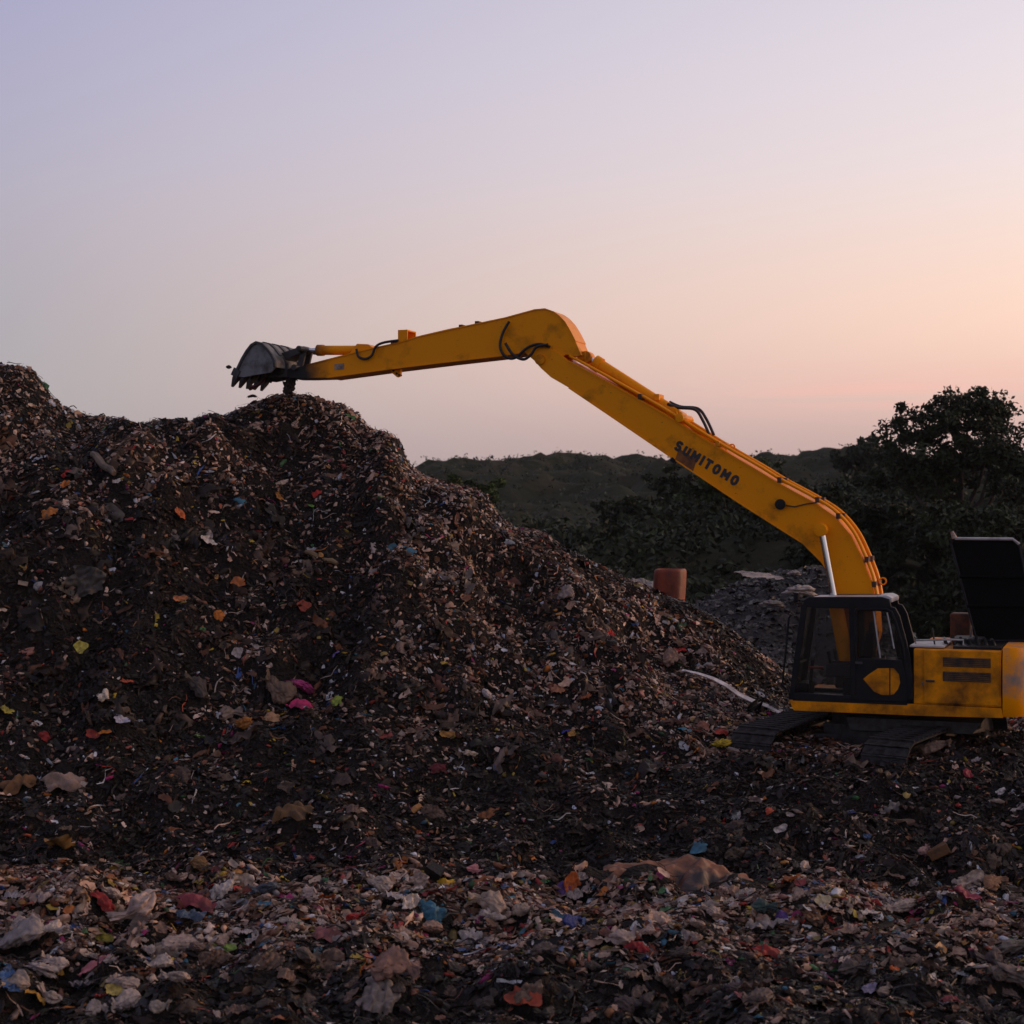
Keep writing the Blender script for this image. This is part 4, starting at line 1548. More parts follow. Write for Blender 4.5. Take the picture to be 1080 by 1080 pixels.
def own_label(noun, px, py, wpx):
    size = 'small ' if wpx < 17 else ('large ' if wpx > 32 else '')
    for (ax, ay, sh_) in sorted(ANCHORS, key=lambda a: (a[0] - px) ** 2 + 4 * (a[1] - py) ** 2):
        if len(sh_.split()) < 3: continue
        dx_, dy_ = px - ax, (py - ay) * 1.6
        if abs(dx_) > 2 * abs(dy_): rel = 'left of' if dx_ < 0 else 'right of'
        elif abs(dy_) > 2 * abs(dx_): rel = 'behind' if dy_ < 0 else 'in front of'
        else: rel = ('behind and ' if dy_ < 0 else 'in front and ') + ('left of' if dx_ < 0 else 'right of')
        lab = '%s%s %s the %s' % (size, noun, rel, sh_)
        if lab not in USED and len(lab.split()) <= 16:
            USED.add(lab)
            return lab
    return size + noun


def item(kind, px, py, wpx, col, label, group=None, tilt=0., spin=None, gloss=False, sink=.06, name=None, cat=None):
    p = hit(px, py)
    s_ = wpx * p.y / FPX
    _cnt[kind] = _cnt.get(kind, 0) + 1
    me = proto_mesh(kind, _cnt[kind] % {'bag': 7, 'film': 14, 'wrapper': 8, 'cloth': 5, 'bottle': 1, 'box': 4, 'lump': 10}[kind])
    o = bpy.data.objects.new(name or NAMES[kind], me)
    COL.objects.link(o)
    if not me.materials: me.materials.append(item_mat((.1, .1, .1)))
    o.material_slots[0].link = 'OBJECT'
    o.material_slots[0].material = item_mat(col, gloss)
    nr = hnormal(np.array([p.x]), np.array([p.y]))
    sp_ = random.uniform(-.6, .6) + random.choice((0, math.pi)) if spin is None else spin
    Rm = rot_to(nr, np.array([sp_]), None, np.array([tilt]))[0]
    M = Matrix([list(Rm[0]) + [0], list(Rm[1]) + [0], list(Rm[2]) + [0], [0, 0, 0, 1]])
    lift = {'bag': .16, 'film': .10, 'wrapper': .12, 'cloth': .02, 'bottle': .10, 'box': .16, 'lump': .2}[kind] * s_
    o.matrix_world = Matrix.Translation(p + Vector(nr[0]) * (lift + .03)) @ M @ Matrix.Scale(s_, 4)
    HERO.append((p.x, p.y, s_ * .5))
    tag(o, label, cat or CATS[kind], group)
    return o


WHITE, OFFW, PINKW, GREY, PALEB = (.66, .64, .63), (.48, .43, .41), (.45, .36, .33), (.26, .24, .25), (.34, .27, .22)
RED, CRIM, ORANGE, YELL, GOLD = (.46, .03, .022), (.28, .02, .02), (.50, .12, .02), (.62, .46, .05), (.42, .24, .03)
BLUE, NAVY, TEAL, GREEN, LIME = (.04, .12, .34), (.025, .04, .20), (.03, .12, .16), (.03, .10, .03), (.30, .48, .10)
PINK, MAG, PURP, BROWN, TAN, BLACK = (.52, .18, .22), (.55, .03, .16), (.10, .05, .26), (.13, .07, .03), (.24, .14, .05), (.014, .013, .014)

SPOTS = [
    # --- left foreground
    ('wrapper', 64, 898, 34, (.30, .17, .05), 'folded brown cardboard sheet standing up in the litter at far left', .9),
    ('film', 15, 945, 26, (.42, .40, .42), 'crumpled clear grey film glinting at the left edge of the foreground', .3),
    ('bag', 48, 949, 17, PINKW, 'small flat pinkish white bag left of the red wrapper', 0),
    ('cloth', 106, 957, 30, CRIM, 'dark red crumpled cloth in the left foreground litter', 0),
    ('bag', 145, 966, 52, PINKW, 'large dirty pinkish plastic bag right of the dark red cloth', .1),
    ('bag', 58, 986, 30, OFFW, 'slack off-white bag above the big grey bag at left', .2),
    ('bag', 24, 1000, 58, GREY, 'large dirty grey plastic bag at the left edge of the foreground', 0),
    ('wrapper', 108, 994, 24, (.30, .27, .03), 'olive yellow wrapper between the pale bags at left', .3),
    ('film', 106, 1006, 26, (.40, .42, .50), 'bluish white crumpled film above the pink white wrapper', .3),
    ('wrapper', 101, 1020, 38, PINK, 'pink and white torn wrapper in the left foreground', .2),
    ('lump', 42, 1031, 30, (.36, .33, .34), 'smooth rounded pale grey sack at the lower left', 0),
    ('wrapper', 62, 1029, 15, GOLD, 'small golden yellow wrapper beside the rounded grey sack', .4),
    ('film', 9, 1043, 36, BLUE, 'blue plastic film at the lower left edge', .1),
    ('film', 86, 1043, 28, (.24, .22, .23), 'grey triangular piece of film near the lower left corner', .3),
    ('wrapper', 122, 1051, 24, (.62, .52, .16), 'pale yellow chip wrapper with red side at the lower left', .7),
    ('wrapper', 106, 1056, 14, RED, 'small red scrap left of the pale yellow wrapper', .3),
    ('wrapper', 39, 1058, 26, GOLD, 'brownish yellow folded wrapper at the lower left', .6),
    ('cloth', 177, 1009, 36, PALEB, 'beige rag heaped beside the pale bags at left', .1),
    # --- around x 180-360
    ('wrapper', 184, 934, 24, PINKW, 'pale pointed piece sticking up from the light litter band', 1.2),
    ('wrapper', 255, 936, 24, (.50, .42, .36), 'pale upright leaf-shaped scrap above the light litter band', 1.2),
    ('film', 235, 942, 30, (.50, .48, .48), 'long pale slanting strip of film left of the upright scrap', .5),
    ('cloth', 205, 958, 40, (.20, .04, .06), 'dark maroon cloth spread in the light band', .1),
    ('film', 200, 972, 30, (.06, .10, .17), 'steel blue film beside the maroon cloth', .1),
    ('bag', 282, 945, 34, (.07, .09, .13), 'dark blue-grey bag on the crest of the light band', .1),
    ('bag', 190, 1004, 40, (.40, .32, .29), 'rounded pinkish bag beside the bright green scrap', .1),
    ('wrapper', 237, 1007, 19, LIME, 'bright light green scrap in the left foreground', .4),
    ('wrapper', 222, 1002, 11, (.22, .40, .06), 'tiny lime wrapper just left of the light green scrap', .4),
    ('wrapper', 297, 931, 17, YELL, 'yellow ended wrapper standing above the light band', .9),
    ('lump', 212, 916, 20, TAN, 'round brownish sack half buried behind the light band', 0),
    ('wrapper', 264, 880, 8, (.60, .55, .50), 'tiny white square scrap on the dark slope at left', .8),
    ('film', 326, 945, 30, (.42, .34, .32), 'thin pinkish crumpled bag left of the orange scrap', .2),
    ('wrapper', 345, 952, 20, ORANGE, 'orange scrap on the light band left of the red bag', .2),
    ('film', 353, 1011, 20, (.62, .60, .58), 'crumpled whitish foil ball left of centre in the foreground', .3),
    ('cloth', 345, 991, 36, (.30, .12, .12), 'pinkish red rag beneath the bright red bag', .1),
    # --- around x 360-540
    ('bag', 376, 972, 19, RED, 'bright red plastic bag in the light litter band', .2),
    ('film', 412, 950, 36, (.50, .47, .47), 'square sheet of clear whitish film in the middle of the light band', .5),
    ('film', 432, 957, 22, (.62, .58, .55), 'curled white wrapper right of the clear square film', .8),
    ('bag', 398, 935, 34, (.36, .31, .29), 'slack dirty white bag behind the clear square film', .2),
    ('film', 440, 934, 24, (.52, .42, .36), 'beige carton flap left of the yellow strip', .9),
    ('film', 463, 936, 34, (.52, .34, .02), 'bright yellow curved strip in the light band', .1),
    ('box', 457, 925, 20, BLACK, 'black box behind the yellow strip', .2),
    ('film', 458, 965, 42, (.03, .14, .24), 'teal blue plastic film across the light band', .1),
    ('bag', 500, 923, 16, (.60, .26, .28), 'small bright pink bag at the top of the light band', .2),
    ('bag', 516, 962, 44, PALEB, 'long beige crumpled bag right of the teal film', .1),
    ('lump', 517, 972, 17, OFFW, 'small round off-white sack under the long beige bag', 0),
    ('bag', 452, 985, 30, (.30, .20, .16), 'brownish pink bag below the teal film', .2),
    ('film', 498, 990, 30, (.46, .44, .44), 'white torn film below the light band near the middle', .2),
    ('bag', 414, 1032, 50, (.24, .14, .11), 'brown folded bag lying across the dark lower middle', .1),
    ('film', 400, 1052, 50, (.26, .23, .22), 'long grey crumpled film along the bottom left of centre', .1),
    # --- around x 540-720
    ('wrapper', 595, 942, 18, PURP, 'small purple wrapper at the top of the light band', .4),
    ('wrapper', 604, 934, 24, ORANGE, 'orange upright wrapper beside the purple one', .9),
    ('bag', 599, 977, 26, NAVY, 'dark blue bag in the middle of the light band', .2),
    ('film', 695, 978, 38, (.50, .38, .32), 'pale peach torn sheet right of the blue bag', .5),
    ('bag', 658, 995, 34, (.36, .29, .27), 'flat pinkish bag left of the peach sheet', .1),
    ('wrapper', 709, 997, 11, (.66, .64, .62), 'small bright white scrap below the peach sheet', .8),
    ('cloth', 672, 1003, 26, CRIM, 'dark red rag between the flat pinkish bag and white scrap', .1),
    ('film', 700, 1043, 34, (.36, .30, .26), 'beige pointed sheet sticking up at the bottom middle', .8),
    ('wrapper', 555, 1066, 40, (.38, .07, .03), 'long orange red strip at the bottom edge', .1),
    ('wrapper', 636, 996, 16, PINKW, 'pale pink slanting scrap below the dark blue bag', .7),
    ('bag', 552, 966, 26, PALEB, 'beige bag at the left of the purple wrapper', .2),
    # --- around x 720-900
    ('cloth', 806, 1010, 36, (.28, .025, .018), 'dark red net-like rag in the lower right', .1),
    ('film', 806, 984, 42, (.30, .28, .28), 'long pale grey strip above the red net-like rag', .1),
    ('wrapper', 824, 969, 16, PURP, 'small violet wrapper in the light band at right', .4),
    ('bag', 806, 962, 26, (.03, .07, .07), 'dark green bag left of the violet wrapper', .1),
    ('wrapper', 875, 977, 9, RED, 'tiny bright red scrap right of the violet wrapper', .4),
    ('wrapper', 836, 934, 26, (.42, .13, .03), 'orange scrap on the dark slope right of the tarpaulin', .2),
    ('wrapper', 851, 918, 14, (.52, .42, .36), 'white spiky scrap standing on the dark slope at right', 1.2),
    ('wrapper', 867, 955, 18, (.52, .46, .30), 'cream scrap near the right of the light band', .3),
    ('wrapper', 747, 991, 8, (.60, .52, .44), 'small cream scrap under the light band at right', .6),
    ('bag', 750, 968, 26, (.40, .32, .28), 'pinkish bag below the tarpaulin', .2),
    ('wrapper', 824, 877, 13, (.62, .60, .60), 'white cornered scrap on the slope below the track', .8),
    ('wrapper', 796, 846, 14, (.50, .44, .46), 'pale lilac scrap standing below the far track', .9),
    ('wrapper', 812, 857, 10, (.52, .10, .05), 'small red orange wrapper next to the pale lilac scrap', .5),
    ('wrapper', 834, 862, 9, OFFW, 'small off-white scrap right of the red orange wrapper', .5),
    ('film', 779, 864, 14, (.40, .42, .44), 'thin bluish white strip left of the red orange wrapper', .5),
    # --- right foreground
    ('box', 992, 903, 26, (.13, .06, .02), 'brown rounded carton half buried at right', .3),
    ('bag', 974, 901, 14, (.42, .26, .24), 'pale pink bag beside the brown rounded carton', .3),
    ('film', 1024, 933, 30, (.46, .38, .32), 'beige curled sheet at right above the pink wrapper', .6),
    ('wrapper', 1017, 953, 34, (.34, .06, .10), 'magenta pink torn wrapper at right', .2),
    ('bag', 1050, 940, 26, (.34, .18, .09), 'tan bag right of the beige curled sheet', .2),
    ('bag', 955, 965, 36, (.44, .36, .31), 'pale peach bag in the light band at far right', .2),
    ('film', 914, 967, 18, (.52, .48, .45), 'thin white peaked film left of the pale peach bag', .8),
    ('wrapper', 943, 1026, 11, (.60, .13, .02), 'small bright orange scrap at the lower right', .1),
    ('film', 1016, 1030, 20, (.36, .40, .42), 'shiny clear film ball in the lower right', .4),
    ('wrapper', 983, 1034, 9, (.66, .62, .60), 'small white slanting scrap left of the shiny film ball', .6),
    ('wrapper', 918, 1050, 18, (.30, .28, .42), 'pale lavender scrap near the bottom right', .2),
    ('bag', 934, 1050, 16, PALEB, 'beige scrap of bag beside the lavender piece', .4),
    ('film', 1042, 1015, 20, (.60, .55, .52), 'thin white stick-like film at the right', .2),
    ('lump', 1074, 1041, 40, (.20, .16, .14), 'large rounded grey brown sack at the right edge', 0),
    ('lump', 1073, 1008, 34, (.17, .15, .13), 'dull grey sack above the rounded one at the right edge', 0),
    ('cloth', 1002, 1062, 20, (.22, .04, .05), 'dark crimson rag at the bottom right', .1),
    ('wrapper', 913, 886, 9, (.04, .10, .26), 'small blue scrap on the dark slope below the tracks', .4),
    ('film', 940, 858, 24, (.20, .18, .17), 'grey flat film on the dark bank under the digger', .2),
    ('wrapper', 1056, 837, 9, (.70, .68, .68), 'bright white crumpled scrap under the counterweight', .5),
    # --- foot of the heap and its face
    ('cloth', 317, 748, 26, MAG, 'magenta pink cloth at the foot of the heap', .1),
    ('lump', 317, 726, 18, (.40, .05, .22), 'round purple pink bag above the magenta cloth', 0),
    ('bag', 296, 730, 40, (.16, .11, .08), 'brown slack sack left of the round purple bag', .3),
    ('wrapper', 286, 759, 20, (.46, .28, .16), 'peach and green wrapper left of the magenta cloth', .3),
    ('lump', 258, 769, 15, (.32, .13, .02), 'round orange brown ball-like bag at the foot of the heap', 0),
    ('bag', 243, 760, 24, (.26, .20, .17), 'dirty pinkish grey bag beside the orange brown one', .2),
    ('wrapper', 240, 787, 13, (.44, .52, .54), 'pale blue white pointed scrap below the orange brown bag', .9),
    ('wrapper', 210, 781, 12, (.20, .40, .10), 'light green bottle-like scrap left of the pale blue scrap', .4),
    ('wrapper', 356, 742, 14, (.26, .36, .05), 'lime green wrapper right of the magenta cloth', .3),
    ('bag', 204, 730, 34, (.06, .05, .045), 'large dark slack bag at the left foot of the heap', .2),
    ('wrapper', 84, 686, 15, (.55, .52, .10), 'square yellow carton on the steep dark face', .5),
    ('lump', 110, 738, 13, (.72, .66, .60), 'small round white bag on the dark foot of the heap', 0),
    ('wrapper', 126, 765, 18, (.44, .46, .62), 'pale blue white flat strip at the left foot of the heap', .2),
    ('wrapper', 133, 723, 13, (.50, .10, .04), 'orange red scrap above the round white bag', .4),
    ('wrapper', 40, 764, 8, (.62, .64, .70), 'tiny white scrap left of the pale blue strip', .3),
    ('wrapper', 45, 778, 16, CRIM, 'dark red scrap at the left foot of the heap', .3),
    ('wrapper', 100, 778, 18, (.36, .05, .03), 'red orange strip under the pale blue strip', .2),
    ('wrapper', 6, 755, 16, (.46, .40, .06), 'yellow and white scrap at the left edge of the heap foot', .4),
    ('cloth', 66, 832, 44, (.32, .24, .21), 'pinkish beige cloth with a peaked fold at the left', .1),
    ('cloth', 20, 832, 40, (.20, .10, .04), 'orange brown cloth at the left edge', .1),
    ('cloth', 310, 862, 44, (.17, .095, .035), 'ochre brown rag on the dark slope left of centre', .1),
    ('box', 24, 622, 11, (.40, .33, .27), 'small beige upright carton on the dark face at left', 1.2),
    ('wrapper', 41, 621, 11, (.34, .36, .40), 'pale grey pointed film right of the beige carton', .6),
    ('film', 88, 622, 40, (.09, .085, .08), 'grey hanging sheet on the steep face at left', .3),
    ('wrapper', 219, 573, 19, (.58, .56, .55), 'curled white film on the upper face of the heap', .5),
    ('wrapper', 188, 548, 14, (.55, .15, .04), 'orange cup-like scrap on the upper face of the heap', .4),
    ('wrapper', 305, 581, 14, (.60, .47, .32), 'cream yellow torn wrapper in the middle of the heap face', .6),
    ('wrapper', 315, 594, 9, (.62, .58, .54), 'small white ring-shaped scrap below the cream wrapper', .4),
    ('wrapper', 334, 522, 12, RED, 'red and orange scrap high on the heap face', .4),
    ('wrapper', 329, 537, 8, (.16, .40, .05), 'tiny bright green scrap below the red and orange one', .3),
    ('wrapper', 292, 527, 12, (.46, .20, .03), 'orange yellow scrap left of the red and orange one', .3),
    ('wrapper', 230, 653, 13, (.58, .20, .03), 'bright orange folded scrap low on the heap face', .5),
    ('wrapper', 251, 692, 13, (.58, .54, .54), 'white cornered scrap at the lower heap face', .8),
    ('wrapper', 250, 620, 16, (.42, .14, .04), 'orange brown slanting scrap on the heap face', .2),
    ('wrapper', 190, 635, 14, (.52, .20, .08), 'orange pink scrap left of the bright orange folded one', .3),
    ('wrapper', 71, 502, 11, RED, 'small bright red scrap near the top left of the heap', .4),
    ('wrapper', 52, 541, 18, (.46, .17, .03), 'orange scrap on the upper left face', .3),
    ('wrapper', 138, 552, 9, (.45, .05, .05), 'small red scrap below the long grey strip', .3),
    ('wrapper', 124, 511, 10, (.60, .58, .58), 'white scrap on the upper left of the heap', .4),
    ('wrapper', 355, 692, 9, (.16, .12, .42), 'tiny violet blue scrap low on the heap face', .4),
    ('wrapper', 320, 642, 15, (.30, .06, .03), 'dull red scrap in the shade of the heap face', .2),
    ('wrapper', 468, 703, 8, (.46, .36, .06), 'tiny mustard scrap low in the middle of the heap', .4),
    ('bag', 512, 737, 15, (.46, .44, .48), 'pale bluish white flat bag low in the middle of the heap', .1),
    ('wrapper', 471, 779, 14, (.36, .19, .04), 'mustard brown scrap at the heap foot in the middle', .2),
    ('lump', 494, 798, 11, (.58, .48, .40), 'small round cream bag at the heap foot in the middle', 0),
    ('cloth', 461, 814, 18, (.14, .02, .03), 'dark crimson rag at the heap foot in the middle', 0),
    ('wrapper', 516, 860, 20, (.26, .10, .03), 'rust orange scrap on the dark slope in the middle', .1),
    ('wrapper', 589, 728, 17, (.44, .20, .12), 'salmon folded scrap low on the right flank', .4),
    ('wrapper', 583, 695, 9, (.56, .32, .03), 'small yellow scrap on the right flank', .4),
    ('wrapper', 619, 739, 13, (.38, .11, .04), 'orange brown scrap right of the salmon one', .4),
    ('wrapper', 597, 774, 9, (.05, .04, .34), 'small deep blue scrap at the heap foot', .4),
    ('wrapper', 604, 778, 10, (.46, .25, .05), 'small orange yellow scrap touching the deep blue one', .3),
    ('lump', 643, 672, 0.1, RED, '', 0),
    ('wrapper', 643, 671, 9, (.50, .02, .02), 'bright red scrap on the right flank', .4),
    ('wrapper', 716, 690, 14, (.46, .035, .025), 'red bag end on the right flank near the digger', .3),
    ('bag', 708, 700, 24, (.30, .20, .16), 'tan slack bag beside the red bag end', .3),
    ('lump', 762, 789, 15, (.60, .46, .03), 'bright yellow bundle left of the crawler track', 0),
    ('wrapper', 759, 773, 14, (.42, .05, .03), 'red scrap above the bright yellow bundle', .3),
    ('wrapper', 741, 768, 16, (.34, .15, .11), 'salmon scrap left of the red one by the track', .3),
    ('wrapper', 812, 800, 14, (.32, .11, .03), 'rust orange scrap below the far track', .2),
    ('lump', 597, 631, 15, (.30, .26, .25), 'rounded pale grey sack on the right flank', 0),
    ('bag', 985, 795, 34, (.24, .17, .13), 'beige sack squashed beside the near track', .1),
    ('wrapper', 1030, 805, 11, (.36, .34, .34), 'pale grey scrap under the counterweight', .3),
    ('wrapper', 1020, 818, 12, (.30, .025, .05), 'crimson scrap on the bank under the counterweight', .3),
    ('wrapper', 443, 697, 0.1, RED, '', 0),
]
for (kind, px, py, w_, col, lab, tl) in SPOTS:
    if not lab: continue
    item(kind, px, py, w_ * (.92 if w_ > 20 else 1.), col, lab, None, tl)
    if py > 700: ANCHORS.append((px, py, short(lab)))

# more bags of the light band and slopes that nothing tells apart: same label, same group
zones = [
    ('bag', 150, 1080, 925, 1000, (.36, .27, .23), 20, 12, 28, 'pinkish beige crumpled bag', 'pinkish beige bags along the light litter band'),
    ('film', 150, 1080, 925, 1000, (.40, .36, .35), 36, 12, 30, 'whitish crumpled film', 'whitish film scraps along the light litter band'),
    ('wrapper', 0, 1080, 930, 1000, (.30, .20, .15), 24, 10, 24, 'tan wrapper', 'tan wrappers along the light litter band'),
    ('bag', 0, 190, 930, 1075, (.36, .31, .29), 16, 20, 44, 'dirty pale bag', 'dirty pale bags packed in the left foreground'),
    ('film', 200, 1080, 1005, 1080, (.16, .11, .085), 34, 18, 44, 'brown crumpled film', 'brown films along the bottom edge'),
    ('bag', 200, 1080, 1005, 1080, (.09, .07, .06), 20, 20, 44, 'dark brown bag', 'dark brown bags along the bottom edge'),
    ('film', 0, 1080, 820, 915, (.10, .07, .055), 26, 14, 34, 'dull brown film', 'dull brown films on the dark slope'),
]
zr = random.Random(4)
for (kind, x0, x1, y0, y1, col, n_, s0, s1, lab, grp) in zones:
    for _ in range(n_):
        j = zr.uniform(.75, 1.2)
        c_ = tuple(round(min(c * j, .9), 2) for c in col)
        c_ = tuple(round(c * round(j * 5) / 5 / j, 3) for c in c_)
        qx, qy, qs = zr.uniform(x0, x1), zr.uniform(y0, y1), zr.uniform(s0, s1) * .74
        item(kind, qx, qy, qs, c_, own_label(lab, qx, qy, qs), grp, zr.gauss(.2, .3))

# the brown tarpaulin
p0 = hit(716, 940)
sc_ = 150 * p0.y / FPX
r_ = np.random.default_rng(91)
nx, ny = 120, 54
X, Y = np.meshgrid(np.linspace(-.5, .5, nx), np.linspace(-.5, .5, ny))
hump = np.interp(X, [-.5, -.3, -.1, .05, .16, .24, .36, .5], [.03, .09, .13, .16, .19, .15, .07, .0])
yr = np.interp(X, [-.5, 0, .2, .5], [.12, .16, .10, .0])          # where its ridge runs
tt = np.where(Y < yr, (Y + .5) / (yr + .5), 1 - (Y - yr) / (.5 - yr))
prof = np.clip(tt, 0, 1) ** 1.15
Z = hump * prof
front = np.clip((yr - Y) / .35, 0, 1) * np.clip((Y + .5) / .25, 0, 1)
fan = (X - .15) / (.35 + np.abs(Y - yr) + .25)                     # folds fan out from the peak
Z += 1.7 * front * (.030 * np.sin(fan * 22 + 1.2) + .020 * np.abs(np.sin(fan * 13 + 2.5 * Y)) + .010 * np.sin(fan * 47 + 5 * Y))
for q_ in range(9):                                                # sharp creases running every way
    a_ = r_.uniform(-.9, .9)
    w_ = (X * math.cos(a_) + Y * math.sin(a_)) * r_.uniform(3, 9) + r_.uniform(0, 1) + .25 * np.sin(Y * 6 + q_)
    Z += .028 / (1 + q_ * .25) * (np.abs((w_ % 1) - .5) - .25) * (.4 + prof)
Z += .010 * np.sin(X * 19 + Y * 12) * np.sin(Y * 17) + .012 * np.abs(np.sin(X * 9 - Y * 21))
Z += r_.normal(0, .0015, Z.shape)
Xs = X * (1 + .08 * np.sin(Y * 9)) + .06 * Y
Ys = Y * .52 * (1 + .15 * np.sin(X * 11 + 1))
V = np.stack([Xs, Ys, Z], -1).reshape(-1, 3) * sc_
M_tarp, nt_, b_ = principled('brown_tarpaulin', (.17, .075, .035), .55)
noise_mix(nt_, b_, (.28, .105, .045), (.045, .03, .027), 2.2, .44, .6, 4, stretch=(.6, 2.0, 1))
bump(nt_, b_, 20, .3, .02)
o = obj('tarpaulin', np_mesh('tarpaulin', V, grid_faces(nx, ny)), M_tarp, None, p0 + Vector((0, 0.26, .02)), (R(7), R(3), R(-6)))
tag(o, 'brown tarpaulin lying in folds on the litter at lower right', 'tarpaulin')
for dx_ in np.linspace(-.5, .5, 5):
    HERO.append((p0.x + dx_ * sc_, p0.y + .28, .5))
    HERO.append((p0.x + dx_ * sc_, p0.y - .10, .25))

# long white strip beside the digger
m = MB()
q = [(720, 712), (738, 716), (752, 721), (766, 729), (779, 738), (795, 746), (810, 751), (823, 757)]
v, f = [], []
for i, (px, py) in enumerate(q):
    p = hit(px, py)
    w_ = (.004, .008, .014, .021, .024, .022, .016, .004)[i]
    k_ = w_ * 2.2
    v += [p + Vector((-.03, -k_ - .03, .09)), p + Vector((.01, k_ * .9, .10 + w_ * 1.6)), p + Vector((.01, k_ * .9 + .01, .085 + w_ * 1.6)), p + Vector((-.03, -k_ - .02, .075))]
for i in range(len(q) - 1):
    for a_, b_ in ((0, 1), (1, 2), (2, 3), (3, 0)):
        f.append((i * 4 + a_, i * 4 + b_, i * 4 + 4 + b_, i * 4 + 4 + a_))
f += [(0, 3, 2, 1), tuple(len(v) - 4 + k_ for k_ in range(4))]
tag(m.add(v, f).build('plastic_strip', item_mat((.85, .88, .95)), None, smooth=True), 'long twisted white plastic strip lying on the heap left of the digger', 'plastic strip')

# pole on the slope and grey strip high up
for (a_, b_, r0, col, lab) in (((322, 588), (356, 604), .05, (.22, .16, .09), 'tan stick lying across the middle of the heap face'),
                               ((98, 486), (121, 508), .07, (.20, .16, .13), 'long grey brown roll lying high on the left of the heap')):
    p0, p1 = hit(*a_), hit(*b_)
    up_ = Vector((0, -.05, .10))
    pts = [p0.lerp(p1, t) + up_ + Vector((0, 0, .03 * math.sin(t * 9))) for t in np.linspace(0, 1, 7)]
    tag(MB().tube(pts, [r0 * .8, r0, r0 * 1.05, r0, r0 * .95, r0, r0 * .7], 8).build('stick' if r0 < .06 else 'roll', item_mat(col), None, smooth=True), lab, 'stick' if r0 < .06 else 'roll')

# the loose litter itself, too much to count
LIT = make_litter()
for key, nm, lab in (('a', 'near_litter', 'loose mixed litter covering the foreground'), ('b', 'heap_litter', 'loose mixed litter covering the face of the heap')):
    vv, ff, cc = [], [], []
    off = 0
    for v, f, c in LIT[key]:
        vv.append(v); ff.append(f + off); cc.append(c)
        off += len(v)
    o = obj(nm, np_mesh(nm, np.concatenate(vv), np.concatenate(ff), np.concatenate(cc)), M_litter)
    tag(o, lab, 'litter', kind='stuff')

# ------------------------------------------------------------------ orange drum, sheet behind the ridge
M_drum, nt_, b_ = principled('orange_plastic', (.28, .055, .02), .6)
noise_mix(nt_, b_, (.27, .052, .018), (.10, .03, .017), 3, .40, .66, stretch=(1, 1, .4))
bump(nt_, b_, 6, .4, .05)
dd = 34.0
x_, z_ = from_px(705, 637, dd)
w_, h_ = 34 / FPX * dd, 36 / FPX * dd
v, f = [], []
lev = [(-.35, .97), (0, .98), (.3, 1.), (.6, 1.005), (.85, 1.), (.95, .99), (1.0, .96), (1.03, .90), (1.0, .82)]
n_ = 28
for (t, s_) in lev:
    for k_ in range(n_):
        a = 2 * math.pi * k_ / n_
        ca, sa = math.cos(a), math.sin(a)
        sq = (abs(ca) ** 4.5 + abs(sa) ** 4.5) ** (-1 / 4.5)
        v.append((w_ / 2 * s_ * sq * ca * (.93 + .02 * math.sin(3 * a)), w_ / 2 * s_ * sq * sa * .9, t * h_ + .02 * ca))
for i in range(len(lev) - 1):
    for k_ in range(n_):
        f.append((i * n_ + k_, i * n_ + (k_ + 1) % n_, (i + 1) * n_ + (k_ + 1) % n_, (i + 1) * n_ + k_))
f.append(tuple((len(lev) - 1) * n_ + k_ for k_ in range(n_)))
f.append(tuple(range(n_ - 1, -1, -1)))
o = MB().add(v, f).build('plastic_tank', M_drum, None, smooth=True, loc=(x_, dd, z_), rot=(0, R(3), R(-20)))
tag(o, 'orange plastic tank standing behind the ridge of the heap', 'tank')
x_, z_ = from_px(681, 617, 34.4)
o = obj('sheet_metal', np_mesh('sheet_metal', SHEET_HI[3] * np.array([.75, .8, .35]), SHEET_HF), item_mat((.34, .36, .36)), None, (x_, 34.4, z_ - .05), (R(35), 0, .3))
tag(o, 'crumpled pale grey sheet left of the orange tank', 'sheet')

# ------------------------------------------------------------------ grey heap behind the digger
hx = np.arange(1, 30.01, .18)
hy = np.arange(35, 52.01, .18)
HX, HY = np.meshgrid(hx, hy)
DB = 43.
bx_, bz_ = [], []
for px, py in ((560, 720), (640, 690), (700, 660), (735, 634), (780, 612), (850, 594), (880, 600), (915, 640), (960, 700), (1080, 720), (1250, 720)):
    x_, z_ = from_px(px, py, DB)
    bx_.append(x_); bz_.append(z_)
top = np.interp(HX, bx_, bz_)
t = (HY - DB)
H2 = np.where(t < 0, top * np.clip(1 + t / 8.5, 0, 1) ** .85, top - t * .25) - .1
H2 = H2 + (np.abs(fbm(HX, HY, 2.0, 3, 105)) * .45 - .2 + fbm(HX, HY, .7, 2, 107) * .16) * np.clip(np.abs(t) / 1.5, .3, 1)
H2 = np.where((HY < 35.4), -1., H2)
ii = np.arange(H2.size).reshape(H2.shape)
q2 = np.stack([ii[:-1, :-1], ii[:-1, 1:], ii[1:, 1:], ii[1:, :-1]], -1).reshape(-1, 4)
M_soil2, nt_, b_ = principled('grey_refuse', (.05, .045, .043), .85)
noise_mix(nt_, b_, (.010, .008, .008), (.036, .030, .028), 2.6, .38, .66, 10)
bump(nt_, b_, 8, .9, .1)
tag(obj('grey_heap', np_mesh('grey_heap', np.stack([HX, HY, H2], -1).reshape(-1, 3), q2), M_soil2), 'low grey heap of older refuse behind the digger', 'refuse heap', kind='structure')


def h2(x, y):
    i = np.clip(((x - 1) / .18).astype(int), 0, len(hx) - 1)
    j = np.clip(((y - 35) / .18).astype(int), 0, len(hy) - 1)
    return H2[j, i]


